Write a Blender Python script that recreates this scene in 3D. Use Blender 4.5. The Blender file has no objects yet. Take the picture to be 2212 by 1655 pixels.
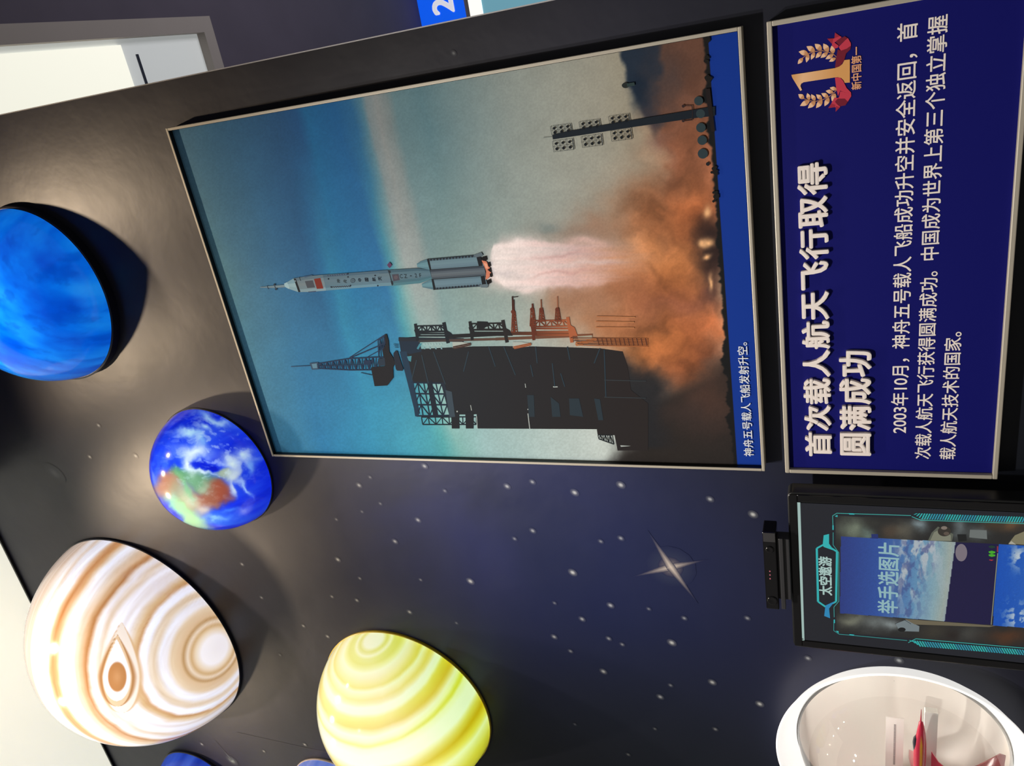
import bpy, bmesh, math, random
import numpy as np
from mathutils import Matrix, Vector

random.seed(7)
SC = bpy.context.scene
COL = SC.collection

# ------------------------------------------------------------------ camera
RC = np.array([[0.9087881929, 0.4171067781, -0.0112230139],     # right
               [-0.1684448880, 0.3421326084, -0.9244304181],    # down
               [-0.3817464343, 0.8420019085, 0.3811855545]])    # forward
CAM = np.array([1.236, -2.0807, 1.55])
FPX = 1704.8
cd = bpy.data.cameras.new('camera')
cam = bpy.data.objects.new('camera', cd)
COL.objects.link(cam)
cd.sensor_width = 36.0
cd.sensor_fit = 'HORIZONTAL'
cd.lens = FPX / 2212.0 * 36.0
cd.clip_start = 0.02
cx, cy, cz = RC[1], RC[0], -RC[2]     # the phone was held on its side: picture right = world down
cam.matrix_world = Matrix(((cx[0], cy[0], cz[0], CAM[0]), (cx[1], cy[1], cz[1], CAM[1]),
                           (cx[2], cy[2], cz[2], CAM[2]), (0, 0, 0, 1)))
SC.camera = cam

# ------------------------------------------------------------------ world, exposure
SC.view_settings.view_transform = 'Standard'
SC.view_settings.look = 'None'
SC.view_settings.gamma = 1.0
SC.view_settings.use_curve_mapping = False
SC.view_settings.exposure = 0.0
W = bpy.data.worlds.new('hall_light')
SC.world = W
W.use_nodes = True
W.node_tree.nodes['Background'].inputs[0].default_value = (1.0, 0.95, 0.88, 1)
W.node_tree.nodes['Background'].inputs[1].default_value = 0.15

# ------------------------------------------------------------------ lamps: a row of ceiling spotlights
SPOT_P = 92.0
for sx in (0.84, 0.12, -0.60, -1.33, -2.06):
    ld = bpy.data.lights.new('spot_lamp', 'SPOT')
    ld.energy = SPOT_P * {0.12: 0.72, -0.60: 1.35}.get(sx, 1.0)
    ld.color = (1.0, 0.76, 0.51)
    ld.spot_size = math.radians(76)
    ld.spot_blend = 1.0
    ld.shadow_soft_size = 0.03
    lo = bpy.data.objects.new('spot_lamp', ld)
    COL.objects.link(lo)
    lo.location = (sx, -0.95, 5.2)
    d = Vector((sx, 0.0, 3.65)) - lo.location
    lo.rotation_euler = d.to_track_quat('-Z', 'Y').to_euler()
# two hall spotlights further back, turned down to the panels
for sx, ax in ((-0.80, 0.35), (-0.30, 0.90)):
    ld = bpy.data.lights.new('hall_spot_lamp', 'SPOT')
    ld.energy = 420.0
    ld.color = (1.0, 0.93, 0.85)
    ld.spot_size = math.radians(52)
    ld.spot_blend = 1.0
    ld.shadow_soft_size = 0.07
    lo = bpy.data.objects.new('hall_spot_lamp', ld)
    COL.objects.link(lo)
    lo.location = (sx, -3.2, 4.9)
    d = Vector((ax, 0.0, 1.30)) - lo.location
    lo.rotation_euler = d.to_track_quat('-Z', 'Y').to_euler()


# added fill light, unseen behind the star wall, brightens the far ceiling
ld = bpy.data.lights.new('far_ceiling_fill', 'AREA')
ld.energy = 40.0
ld.size = 1.2
ld.color = (0.95, 0.93, 1.0)
lo = bpy.data.objects.new('far_ceiling_fill', ld)
COL.objects.link(lo)
lo.location = (3.2, 3.0, 2.4)
lo.rotation_euler = (math.radians(180), 0, 0)


# ------------------------------------------------------------------ helpers: photo geometry
def ray(px, py):
    u, v = 1655 - py - 827.5, px - 1106.0
    d = RC.T @ np.array([u / FPX, v / FPX, 1.0])
    return d / np.linalg.norm(d)


def wp(px, py, y=0.0):
    """point of the upright plane at depth y seen at a place in the photo -> (x, z)"""
    d = ray(px, py)
    t = (y - CAM[1]) / d[1]
    p = CAM + t * d
    return p[0], p[2]


def pix(P):
    c = (np.asarray(P, float) - CAM) @ RC.T
    return c[..., 1] / c[..., 2] * FPX + 1106, 1655 - (c[..., 0] / c[..., 2] * FPX + 827.5)


def lin(c):
    c = np.asarray(c, float) / 255.0
    return np.where(c <= 0.04045, c / 12.92, ((c + 0.055) / 1.055) ** 2.4)


# ------------------------------------------------------------------ helpers: noise
def _hash(ix, iy, s):
    h = (ix.astype(np.int64) * 374761393 + iy.astype(np.int64) * 668265263 + s * 974711) & 0x7fffffff
    h = ((h ^ (h >> 13)) * 1274126177) & 0x7fffffff
    h = h ^ (h >> 16)
    return (h & 0xffff) / 65535.0


def vnoise(x, y, s=0):
    ix, iy = np.floor(x), np.floor(y)
    fx, fy = x - ix, y - iy
    fx, fy = fx * fx * (3 - 2 * fx), fy * fy * (3 - 2 * fy)
    a, b = _hash(ix, iy, s), _hash(ix + 1, iy, s)
    c, d = _hash(ix, iy + 1, s), _hash(ix + 1, iy + 1, s)
    return (a * (1 - fx) + b * fx) * (1 - fy) + (c * (1 - fx) + d * fx) * fy


def fbm(x, y, s=0, o=5):
    r, a, t = 0, 0.5, 0
    for i in range(o):
        r = r + a * vnoise(x * 2 ** i, y * 2 ** i, s + i)
        t += a
        a *= 0.5
    return r / t


def sstep(a, b, x):
    t = np.clip((x - a) / (b - a), 0, 1)
    return t * t * (3 - 2 * t)


def ramp(x, tab):
    k = np.array([t for t, _ in tab])
    c = np.array([q for _, q in tab], float)
    return np.stack([np.interp(x, k, c[:, i]) for i in range(3)], -1)


def over(C, col, a):
    a = np.clip(a, 0, 1)[..., None]
    return C * (1 - a) + np.array(col, float) * a


# ------------------------------------------------------------------ helpers: objects
def tag(o, label=None, cat=None, group=None, kind=None):
    if label: o['label'] = label
    if cat: o['category'] = cat
    if group: o['group'] = group
    if kind: o['kind'] = kind
    return o


def empty(name, loc, label, cat, group=None):
    o = bpy.data.objects.new(name, None)
    COL.objects.link(o)
    o.location = loc
    o.empty_display_size = 0.1
    return tag(o, label, cat, group)


class MB:
    """collects polygons with colours in world coordinates, then links them as ONE mesh object"""
    def __init__(self):
        self.v, self.f, self.c, self.m = [], [], [], []

    def add(self, verts, faces, col=(1, 1, 1), mi=0):
        n = len(self.v)
        self.v += [tuple(p) for p in verts]
        c = np.asarray(col, float)
        if c.ndim == 1:
            self.c += [tuple(c)] * len(verts)
        else:
            self.c += [tuple(q) for q in c]
        self.f += [tuple(i + n for i in f) for f in faces]
        self.m += [mi] * len(faces)
        return self

    def box(self, x0, x1, y0, y1, z0, z1, col=(1, 1, 1), mi=0):
        v = [(x, y, z) for x in (x0, x1) for y in (y0, y1) for z in (z0, z1)]
        f = [(0, 1, 3, 2), (4, 6, 7, 5), (0, 4, 5, 1), (2, 3, 7, 6), (0, 2, 6, 4), (1, 5, 7, 3)]
        return self.add(v, f, col, mi)

    def lathe(self, prof, n=64, axis='y', at=(0, 0, 0), col=(1, 1, 1), mi=0, closed=False):
        """prof: list of (radius, position along axis)"""
        v = []
        for r, a in prof:
            for k in range(n):
                t = 2 * math.pi * k / n
                p, q = r * math.cos(t), r * math.sin(t)
                w = {'y': (p, a, q), 'x': (a, p, q), 'z': (p, q, a)}[axis]
                v.append((w[0] + at[0], w[1] + at[1], w[2] + at[2]))
        f = []
        m = len(prof)
        for i in range(m if closed else m - 1):
            for k in range(n):
                a0, a1 = i * n + k, i * n + (k + 1) % n
                b0, b1 = ((i + 1) % m) * n + k, ((i + 1) % m) * n + (k + 1) % n
                f.append((a0, a1, b1, b0))
        return self.add(v, f, col, mi)

    def build(self, name, mats, parent=None, smooth=False, bevel=0):
        me = bpy.data.meshes.new(name)
        me.from_pydata(self.v, [], self.f)
        me.validate()
        ob = bpy.data.objects.new(name, me)
        COL.objects.link(ob)
        for m in (mats if isinstance(mats, (list, tuple)) else [mats]):
            me.materials.append(m)
        if len(me.polygons) == len(self.m):
            me.polygons.foreach_set('material_index', self.m)
        a = me.color_attributes.new('Col', 'FLOAT_COLOR', 'POINT')
        cc = np.ones((len(self.v), 4), np.float32)
        cc[:, :3] = np.array(self.c)[:, :3]
        a.data.foreach_set('color', cc.ravel())
        if smooth:
            me.polygons.foreach_set('use_smooth', [True] * len(me.polygons))
        if parent:
            parent_keep(ob, parent)
        if bevel:
            b = ob.modifiers.new('bevel', 'BEVEL')
            b.width = bevel
            b.segments = 2
            b.limit_method = 'ANGLE'
        return ob


def parent_keep(ob, parent):
    bpy.context.view_layer.update()
    ob.parent = parent
    ob.matrix_parent_inverse = parent.matrix_world.inverted()


def grid_mesh(name, P, colors, mat, parent=None):
    """P: (rows, cols, 3) points, colors the same shape"""
    r, c = P.shape[:2]
    me = bpy.data.meshes.new(name)
    idx = np.arange(r * c).reshape(r, c)
    q = np.stack([idx[:-1, :-1], idx[1:, :-1], idx[1:, 1:], idx[:-1, 1:]], -1).reshape(-1, 4)
    me.vertices.add(r * c)
    me.vertices.foreach_set('co', P.reshape(-1).astype(np.float32))
    me.loops.add(q.size)
    me.loops.foreach_set('vertex_index', q.ravel().astype(np.int32))
    me.polygons.add(len(q))
    me.polygons.foreach_set('loop_start', np.arange(0, q.size, 4, dtype=np.int32))
    me.update(calc_edges=True)
    cc = np.ones((r * c, 4), np.float32)
    cc[:, :3] = colors.reshape(-1, 3)
    a = me.color_attributes.new('Col', 'FLOAT_COLOR', 'POINT')
    a.data.foreach_set('color', cc.ravel())
    me.materials.append(mat)
    ob = bpy.data.objects.new(name, me)
    COL.objects.link(ob)
    if parent:
        parent_keep(ob, parent)
    return ob


# ------------------------------------------------------------------ materials
def mat(name, col=(0.8, 0.8, 0.8), rough=0.5, metal=0.0, spec=0.5, attr=False, emit=0.0, emit_col=None,
        coat=0.0, bump=0.0, bscale=200.0, vary=0.0):
    m = bpy.data.materials.new(name)
    m.use_nodes = True
    nt = m.node_tree
    b = nt.nodes['Principled BSDF']
    b.inputs['Base Color'].default_value = (*col, 1)
    b.inputs['Roughness'].default_value = rough
    b.inputs['Metallic'].default_value = metal
    b.inputs['Specular IOR Level'].default_value = spec
    b.inputs['Coat Weight'].default_value = coat
    src = None
    if attr:
        a = nt.nodes.new('ShaderNodeAttribute')
        a.attribute_name = 'Col'
        src = a.outputs['Color']
        nt.links.new(src, b.inputs['Base Color'])
    elif vary:
        tc = nt.nodes.new('ShaderNodeTexCoord')
        n = nt.nodes.new('ShaderNodeTexNoise')
        n.inputs['Scale'].default_value = 3.0
        n.inputs['Detail'].default_value = 6.0
        mr = nt.nodes.new('ShaderNodeMapRange')
        mr.inputs['To Min'].default_value = 1 - vary
        mr.inputs['To Max'].default_value = 1 + vary
        mx = nt.nodes.new('ShaderNodeMix')
        mx.data_type = 'RGBA'
        mx.blend_type = 'MULTIPLY'
        mx.inputs[0].default_value = 1
        mx.inputs[6].default_value = (*col, 1)
        nt.links.new(tc.outputs['Object'], n.inputs['Vector'])
        nt.links.new(n.outputs['Fac'], mr.inputs['Value'])
        nt.links.new(mr.outputs[0], mx.inputs[7])
        nt.links.new(mx.outputs[2], b.inputs['Base Color'])
    if emit:
        b.inputs['Emission Strength'].default_value = emit
        if src:
            nt.links.new(src, b.inputs['Emission Color'])
        else:
            b.inputs['Emission Color'].default_value = (*(emit_col or col), 1)
    if bump:
        tc = nt.nodes.new('ShaderNodeTexCoord')
        n = nt.nodes.new('ShaderNodeTexNoise')
        n.inputs['Scale'].default_value = bscale
        n.inputs['Detail'].default_value = 3
        bp = nt.nodes.new('ShaderNodeBump')
        bp.inputs['Strength'].default_value = bump
        bp.inputs['Distance'].default_value = 0.002
        nt.links.new(tc.outputs['Object'], n.inputs['Vector'])
        nt.links.new(n.outputs['Fac'], bp.inputs['Height'])
        nt.links.new(bp.outputs[0], b.inputs['Normal'])
    return m


M_print = mat('matte_photo_print', attr=True, rough=0.6, spec=0.06)
M_plaque = mat('matte_blue_plaque_print', attr=True, rough=0.55, spec=0.12)
M_frame = mat('champagne_metal_frame', (0.44, 0.41, 0.345), rough=0.45, metal=0.2, vary=0.06)
M_letter = mat('white_acrylic_letters', (0.86, 0.80, 0.77), rough=0.4)
M_black = mat('black_plastic', (0.008, 0.009, 0.010), rough=0.35)
M_blackgloss = mat('glossy_black_plastic', (0.006, 0.006, 0.007), rough=0.12)
M_grayplastic = mat('dark_grey_plastic', (0.035, 0.035, 0.038), rough=0.4)
M_screen = mat('lit_display', attr=True, rough=0.25, spec=0.3, emit=0.82)
M_screen.node_tree.nodes['Principled BSDF'].inputs['Base Color'].default_value = (0.01, 0.01, 0.01, 1)
for l in list(M_screen.node_tree.links):
    if l.to_socket.name == 'Base Color':
        M_screen.node_tree.links.remove(l)
M_white = mat('white_gloss_shell', (0.86, 0.85, 0.82), rough=0.25)
M_glowring = mat('emissive_white_acrylic', (0.85, 0.84, 0.82), rough=0.3, emit=0.75, emit_col=(1, 0.985, 0.95))  # white rim surface with an even emission of its own
M_bowl = mat('white_painted_bowl', (0.74, 0.71, 0.67), rough=0.4)
M_card = mat('white_card', attr=True, rough=0.5)
M_jet = mat('glossy_painted_model', attr=True, rough=0.25, coat=0.4)
M_ringdark = mat('dark_navy_base_ring', (0.006, 0.008, 0.02), rough=0.4)
M_ceilpurple = mat('dark_plum_ceiling_paint', (0.105, 0.088, 0.125), rough=0.8, vary=0.16)
M_ceilgrey = mat('grey_recess_frame', (0.42, 0.37, 0.34), rough=0.7, vary=0.05)
M_ceilwhite = mat('white_recess_panel', (0.75, 0.77, 0.74), rough=0.7, emit=0.28, emit_col=(0.9, 0.95, 0.95))
M_light = mat('glowing_cream_diffuser', (0.9, 0.9, 0.8), rough=0.6, emit=0.72, emit_col=(1.0, 0.99, 0.84))
M_strip = mat('glowing_white_strip', (0.9, 0.9, 0.85), rough=0.6, emit=0.9, emit_col=(1.0, 0.99, 0.90))
M_slot = mat('dark_slot', (0.02, 0.025, 0.05), rough=0.6)
M_signblue = mat('lit_blue_sign', (0.01, 0.1, 0.8), rough=0.3, emit=0.72, emit_col=(0.004, 0.12, 0.95))
M_signwhite = mat('lit_white_figure', (0.9, 0.9, 0.95), rough=0.3, emit=0.55, emit_col=(0.93, 0.93, 1.0))
M_cyan = mat('lit_pale_cyan_panel', (0.2, 0.4, 0.5), rough=0.4, emit=0.62, emit_col=(0.17, 0.42, 0.52))
M_greytrim = mat('grey_trim', (0.3, 0.27, 0.25), rough=0.6)
M_edge = mat('pale_corner_strip', (0.40, 0.40, 0.42), rough=0.5)
M_floor = mat('grey_hall_floor', (0.30, 0.29, 0.28), rough=0.35, vary=0.1)
M_wallback = mat('dark_plum_wall_paint', (0.12, 0.10, 0.14), rough=0.8, vary=0.15)


def wall_material():
    m = bpy.data.materials.new('printed_starfield_wall')
    m.use_nodes = True
    nt = m.node_tree
    N, L = nt.nodes, nt.links
    b = N['Principled BSDF']
    tc = N.new('ShaderNodeTexCoord')

    def blob(c, r0, r1):
        d = N.new('ShaderNodeVectorMath')
        d.operation = 'DISTANCE'
        d.inputs[1].default_value = c
        L.new(tc.outputs['Object'], d.inputs[0])
        r = N.new('ShaderNodeMapRange')
        r.interpolation_type = 'SMOOTHSTEP'
        r.inputs['From Min'].default_value = r0
        r.inputs['From Max'].default_value = r1
        r.inputs['To Min'].default_value = 1
        r.inputs['To Max'].default_value = 0
        L.new(d.outputs['Value'], r.inputs['Value'])
        return r.outputs[0]

    def mix(a, bcol, fac):
        x = N.new('ShaderNodeMix')
        x.data_type = 'RGBA'
        L.new(fac, x.inputs[0])
        if isinstance(a, tuple): x.inputs[6].default_value = (*a, 1)
        else: L.new(a, x.inputs[6])
        if isinstance(bcol, tuple): x.inputs[7].default_value = (*bcol, 1)
        else: L.new(bcol, x.inputs[7])
        return x.outputs[2]

    def mul(a, k):
        x = N.new('ShaderNodeMath')
        x.operation = 'MULTIPLY'
        L.new(a, x.inputs[0])
        if isinstance(k, float): x.inputs[1].default_value = k
        else: L.new(k, x.inputs[1])
        return x.outputs[0]

    n1 = N.new('ShaderNodeTexNoise')
    n1.inputs['Scale'].default_value = 1.6
    n1.inputs['Detail'].default_value = 5
    n1.inputs['Distortion'].default_value = 0.6
    L.new(tc.outputs['Object'], n1.inputs['Vector'])
    nr = N.new('ShaderNodeMapRange')
    nr.inputs['From Min'].default_value = 0.35
    nr.inputs['From Max'].default_value = 0.7
    L.new(n1.outputs['Fac'], nr.inputs['Value'])
    base = (0.015, 0.016, 0.030)
    c = mix(base, (0.010, 0.017, 0.076), blob((-0.45, 0, 2.45), 0.1, 1.3))      # printed blue nebula
    c = mix(c, (0.018, 0.026, 0.125), mul(blob((-0.25, 0, 2.75), 0.0, 0.8), nr.outputs[0]))
    c = mix(c, (0.014, 0.021, 0.038), mul(blob((-1.5, 0, 2.2), 0.2, 1.0), 0.8))
    c = mix(c, (0.006, 0.008, 0.012), mul(blob((0.6, 0, 1.0), 0.5, 1.35), 0.85))
    c = mix(c, (0.005, 0.005, 0.009), mul(blob((1.75, 0, 2.75), 0.35, 0.95), 0.9))
    a = N.new('ShaderNodeAttribute')
    a.attribute_name = 'Col'
    ad = N.new('ShaderNodeMix')
    ad.data_type = 'RGBA'
    ad.blend_type = 'ADD'
    ad.inputs[0].default_value = 1
    L.new(c, ad.inputs[6])
    L.new(a.outputs['Color'], ad.inputs[7])
    L.new(ad.outputs[2], b.inputs['Base Color'])
    b.inputs['Roughness'].default_value = 0.42
    b.inputs['Specular IOR Level'].default_value = 0.33
    n2 = N.new('ShaderNodeTexNoise')
    n2.inputs['Scale'].default_value = 5.0
    n2.inputs['Detail'].default_value = 4
    L.new(tc.outputs['Object'], n2.inputs['Vector'])
    rr = N.new('ShaderNodeMapRange')
    rr.inputs['To Min'].default_value = 0.36
    rr.inputs['To Max'].default_value = 0.48
    L.new(n2.outputs['Fac'], rr.inputs['Value'])
    L.new(rr.outputs[0], b.inputs['Roughness'])
    bp = N.new('ShaderNodeBump')
    bp.inputs['Strength'].default_value = 0.12
    bp.inputs['Distance'].default_value = 0.02
    L.new(n2.outputs['Fac'], bp.inputs['Height'])
    L.new(bp.outputs[0], b.inputs['Normal'])
    return m


M_wall = wall_material()

# ------------------------------------------------------------------ the room
HC = 5.35                                    # ceiling height
WX1 = 1.335                                  # free right-hand edge of the star wall
POD = (-1.01, 1.377)                         # centre of the porthole showcase
SEAM = 0.312


def star_wall():
    bm = bmesh.new()
    x0, x1, z0, z1 = -3.4, WX1, 0.0, HC
    n = 96
    ring = [bm.verts.new((POD[0] + SEAM * math.cos(2 * math.pi * k / n), 0, POD[1] + SEAM * math.sin(2 * math.pi * k / n)))
            for k in range(n)]
    # square around the hole, then the rest of the face
    s = 0.5
    sq = []
    for k in range(n):
        t = 2 * math.pi * k / n
        cxx, szz = math.cos(t), math.sin(t)
        q = s / max(abs(cxx), abs(szz))
        sq.append(bm.verts.new((POD[0] + q * cxx, 0, POD[1] + q * szz)))
    for k in range(n):
        bm.faces.new((ring[k], sq[k], sq[(k + 1) % n], ring[(k + 1) % n]))
    ax, bx_, az, bz = POD[0] - s, POD[0] + s, POD[1] - s, POD[1] + s

    def quad(a, b, c, d):
        bm.faces.new([bm.verts.new(p) for p in (a, b, c, d)])
    quad((x0, 0, z0), (ax, 0, z0), (ax, 0, z1), (x0, 0, z1))
    quad((bx_, 0, z0), (x1, 0, z0), (x1, 0, z1), (bx_, 0, z1))
    quad((ax, 0, z0), (bx_, 0, z0), (bx_, 0, az), (ax, 0, az))
    quad((ax, 0, bz), (bx_, 0, bz), (bx_, 0, z1), (ax, 0, z1))
    th = 0.34
    quad((x1, 0, z0), (x1, th, z0), (x1, th, z1), (x1, 0, z1))
    quad((x0, 0, z0), (x0, 0, z1), (x0, th, z1), (x0, th, z0))
    quad((x0, th, z0), (x0, th, z1), (x1, th, z1), (x1, th, z0))
    me = bpy.data.meshes.new('wall_front')
    bm.to_mesh(me)
    bm.free()
    mb = MB()
    mb.add([v.co for v in me.vertices], [tuple(p.vertices) for p in me.polygons], (0, 0, 0))
    # printed stars: little discs 0.4 mm proud of the print
    K = 0.55
    dep = [-0.0004]

    def star(px, py, rad, br, tint=(1, 1, 1), stretch=1.25, ang=0.9):
        x, z = wp(px, py)
        n_, rings = 14, (0.26, 0.55, 1.0)
        fall = (0.62, 0.13, 0.0)
        r = rad * 0.00125 * 1.0
        dep[0] -= 0.000004
        v = [(x, dep[0], z)]
        c = [np.array(tint) * br * K]
        for q, fl in zip(rings, fall):
            for k in range(n_):
                t = 2 * math.pi * k / n_
                a, b_ = r * q * math.cos(t) * stretch, r * q * math.sin(t)
                v.append((x + a * math.cos(ang) - b_ * math.sin(ang), dep[0], z + a * math.sin(ang) + b_ * math.cos(ang)))
                c.append(np.array(tint) * br * K * fl)
        f = [(0, 1 + k, 1 + (k + 1) % n_) for k in range(n_)]
        for i in range(2):
            for k in range(n_):
                a0, a1 = 1 + i * n_ + k, 1 + i * n_ + (k + 1) % n_
                f.append((a0, a0 + n_, a1 + n_, a1))
        mb.add(v, f, np.array(c))

    def spike(px0, py0, px1, py1, w, br, tint):
        (xa, za), (xb, zb) = wp(px0, py0), wp(px1, py1)
        dx, dz = xb - xa, zb - za
        l = math.hypot(dx, dz)
        nx, nz = -dz / l, dx / l
        v, c, f = [], [], []
        dep[0] -= 0.000004
        for i in range(9):
            t = i / 8
            ww = w * (1 - t) ** 1.3 + 0.0012
            bb = br * (1 - t) ** 2.2
            for k, fl in ((-1, 0), (0, 1), (1, 0)):
                v.append((xa + dx * t + nx * ww * k, dep[0], za + dz * t + nz * ww * k))
                c.append(np.array(tint) * bb * K * fl)
        for i in range(8):
            for k in (0, 1):
                a = i * 3 + k
                f.append((a, a + 3, a + 4, a + 1))
        mb.add(v, f, np.array(c))

    A = [(555, 90, .8), (630, 35, .3), (700, 215, .3), (575, 270, .25), (957, 327, .8), (800, 473, .8),
         (410, 597, .9), (560, 725, .4), (975, 735, .35), (1315, 745, 1.2), (400, 323, .3), (370, 850, .45), (540, 875, .6),
         (900, 955, .8), (1140, 128, .35), (1565, 97, .8), (175, 1050, .5), (340, 1122, .6), (1220, 1030, .3)]
    B_ = [(130, 55, .6), (368, 115, 1), (628, 72, 1), (1130, 152, .7), (1372, 238, 1), (132, 330, .7), (30, 375, .4),
          (515, 390, .4), (628, 372, .6), (357, 565, 1.2), (255, 737, .3), (570, 750, .9), (410, 827, .8), (785, 770, .3),
          (985, 822, .5), (1340, 822, .5), (253, 927, .8), (560, 937, .6), (636, 970, .45), (345, 1008, .5), (915, 960, 1.2),
          (530, 1122, 1), (1143, 1183, 1), (908, 1200, .4), (850, 1265, .9), (1410, 1305, 1), (1160, 1447, .5), (820, 1445, .25),
          (370, 1420, .25), (670, 1590, .4)]
    S = [(600 + a / 3.16, 1020 + b / 3.16, c) for a, b, c in A] + [(1100 + a / 2.606, 1020 + b / 2.606, c) for a, b, c in B_]
    S += [(194, 987, .7), (213, 919, .6), (293, 985, .7), (523, 1219, .6), (565, 1291, .5), (605, 1415, .4), (436, 1607.6, .8),
          (570, 1623, .5), (658.5, 1608.6, .7), (917, 1007, .8), (1745, 1422, .6), (1942, 1427, .9), (980, 115, .12), (60, 1420, .2)]
    for px, py, b in S:
        star(px, py, 6 + 5.5 * b, 0.14 + 0.95 * b, (0.92, 0.98, 1.0) if b < 1 else (0.95, 1, 0.97))
    star(118, 1022, 34, 0.16, (0.8, 0.95, 1.05), 1.5)
    star(501, 1643, 26, 0.55, (0.8, 1, 1), 1.3)
    spike(501, 1643, 466, 1600, 0.008, 0.25, (0.8, 1, 1))
    bxp, byp = 1449, 1225
    star(bxp, byp, 66, 0.20, (0.8, 1, 0.95), 1.0)
    star(bxp, byp, 34, 1.3, (1.0, 0.86, 0.68), 1.0)
    for ex, ey in ((1362, 1247), (1528, 1209), (1399, 1146), (1508, 1304)):
        spike(bxp, byp, ex, ey, 0.015, 1.25, (1.0, 0.88, 0.72))
    # fine joints in the printed film
    spike(712, 1627, 512, 1582, 0.0012, 0.10, (1, 0.85, 0.7))
    ob = mb.build('wall_front', M_wall)
    return tag(ob, kind='structure')


star_wall()

mb = MB()
mb.box(WX1 - 0.001, WX1 + 0.002, -0.002, 0.02, 0, HC)
tag(mb.build('trim_1', M_edge), kind='structure')                # pale corner strip down the free edge of the wall
mb = MB()
mb.box(-3.4, WX1, -0.012, -0.001, HC - 0.012, HC - 0.001)
tag(mb.build('trim_2', M_black), kind='structure')               # dark joint between wall and ceiling

mb = MB()
mb.box(-4.5, 4.5, -5.0, 6.0, -0.06, 0.0)
tag(mb.build('floor', M_floor), kind='structure')
# ceiling with a rectangular recess behind the free edge of the star wall
RX0, RX1, RY0, RY1 = 0.5, 1.785, 0.45, 2.622
mb = MB()
for a in ((-4.5, 4.5, -5.0, RY0), (-4.5, 4.5, RY1, 6.0), (-4.5, RX0, RY0, RY1), (RX1, 4.5, RY0, RY1)):
    mb.box(a[0], a[1], a[2], a[3], HC, HC + 0.05)
tag(mb.build('ceiling', M_ceilpurple), kind='structure')
mb = MB()
mb.box(-4.5, 4.5, 5.8, 5.95, 0, HC)
tag(mb.build('wall_back', M_wallback), kind='structure')

# recessed ceiling light beyond the wall edge
e = empty('recessed_ceiling_light', ((RX0 + RX1) / 2, (RY0 + RY1) / 2, HC),
          'grey framed recessed ceiling light beyond the right edge of the star wall', 'ceiling light')
mb = MB()
w = 0.095
mb.box(RX1 - w, RX1, RY0, RY1, HC - 0.004, HC + 0.06)
mb.box(RX0, RX0 + w, RY0, RY1, HC - 0.004, HC + 0.06)
mb.box(RX0 + w, RX1 - w, RY1 - w, RY1, HC - 0.004, HC + 0.06)
mb.box(RX0 + w, RX1 - w, RY0, RY0 + w, HC - 0.004, HC + 0.06)
mb.build('frame', M_ceilgrey, e)
mb = MB()
mb.box(RX0, RX1, RY0, RY1, HC + 0.060, HC + 0.08)
mb.build('recess_panel', M_ceilwhite, e)
mb = MB()
mb.box(RX0 + 0.1, 1.655, RY0 + 0.02, 1.83, HC + 0.035, HC + 0.060)
mb.build('light_diffuser', M_light, e)
mb = MB()
mb.box(RX0 + 0.1, 1.60, 1.944, 1.962, HC + 0.054, HC + 0.060)
mb.build('air_slot', M_slot, e)

e = empty('ceiling_light', (-2.0, -0.9, HC), 'broad glowing cream ceiling panel meeting the top of the star wall', 'ceiling light')
mb = MB()
mb.box(-4.2, -0.2, -1.9, -0.014, HC - 0.006, HC)
mb.build('diffuser', M_light, e)


# ------------------------------------------------------------------ lettering
_fc = bpy.data.curves.new('glyph', 'FONT')
_fo = bpy.data.objects.new('glyph', _fc)
COL.objects.link(_fo)


def glyphs(s, offset=0.0, extrude=0.0):
    _fc.body = s
    _fc.size = 1.0
    _fc.extrude = extrude
    _fc.resolution_u = 4
    dg = bpy.context.evaluated_depsgraph_get()
    dg.update()
    me = bpy.data.meshes.new_from_object(_fo.evaluated_get(dg))
    v = np.array([tuple(q.co) for q in me.vertices]).reshape(-1, 3)
    f = [tuple(p.vertices) for p in me.polygons]
    bpy.data.meshes.remove(me)
    if offset:                      # heavier strokes: the outline laid down again a little to each side
        V, F = [], []
        nn = len(v)
        for i, (dx, dy) in enumerate(((0, 0), (1, 0), (-1, 0), (0, 1), (0, -1), (.7, .7), (-.7, .7), (.7, -.7), (-.7, -.7))):
            V.append(v + np.array((dx * offset, dy * offset, -0.012 * i)))
            F += [tuple(k + i * nn for k in q) for q in f]
        v, f = np.concatenate(V), F
    return v, f


def line_text(mb, s, ll, ur, y, col=(1, 1, 1), offset=0.0, mi=0, depth=0.0, slant=None):
    """one line of text fitted between its lower-left and upper-right corners (x, z) on the plane y"""
    v, f = glyphs(s, offset)
    lo, hi = v.min(0), v.max(0)
    sx, sz = (ur[0] - ll[0]) / (hi[0] - lo[0]), (ur[1] - ll[1]) / (hi[1] - lo[1])
    P = [(ll[0] + (p[0] - lo[0]) * sx, y - p[2] * 0.0008, ll[1] + (p[1] - lo[1]) * sz) for p in v]
    mb.add(P, f, col, mi)


# ------------------------------------------------------------------ big framed photograph
YP = -0.046                     # front of the frame
PW = [wp(588, 986, YP), wp(356, 278, YP), wp(1602, 56, YP), wp(1652, 1019, YP)]
PX0, PX1 = (PW[0][0] + PW[3][0]) / 2, (PW[1][0] + PW[2][0]) / 2
PZ1, PZ0 = (PW[0][1] + PW[1][1]) / 2, (PW[2][1] + PW[3][1]) / 2
FB = 0.0085                      # frame bar width
YPR = -0.030                    # print surface


def frame_bars(mb, x0, x1, z0, z1, b, y0, y1):
    mb.box(x0, x1, y0, y1, z1 - b, z1)
    mb.box(x0, x1, y0, y1, z0, z0 + b)
    mb.box(x0, x0 + b, y0, y1, z0 + b, z1 - b)
    mb.box(x1 - b, x1, y0, y1, z0 + b, z1 - b)


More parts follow.
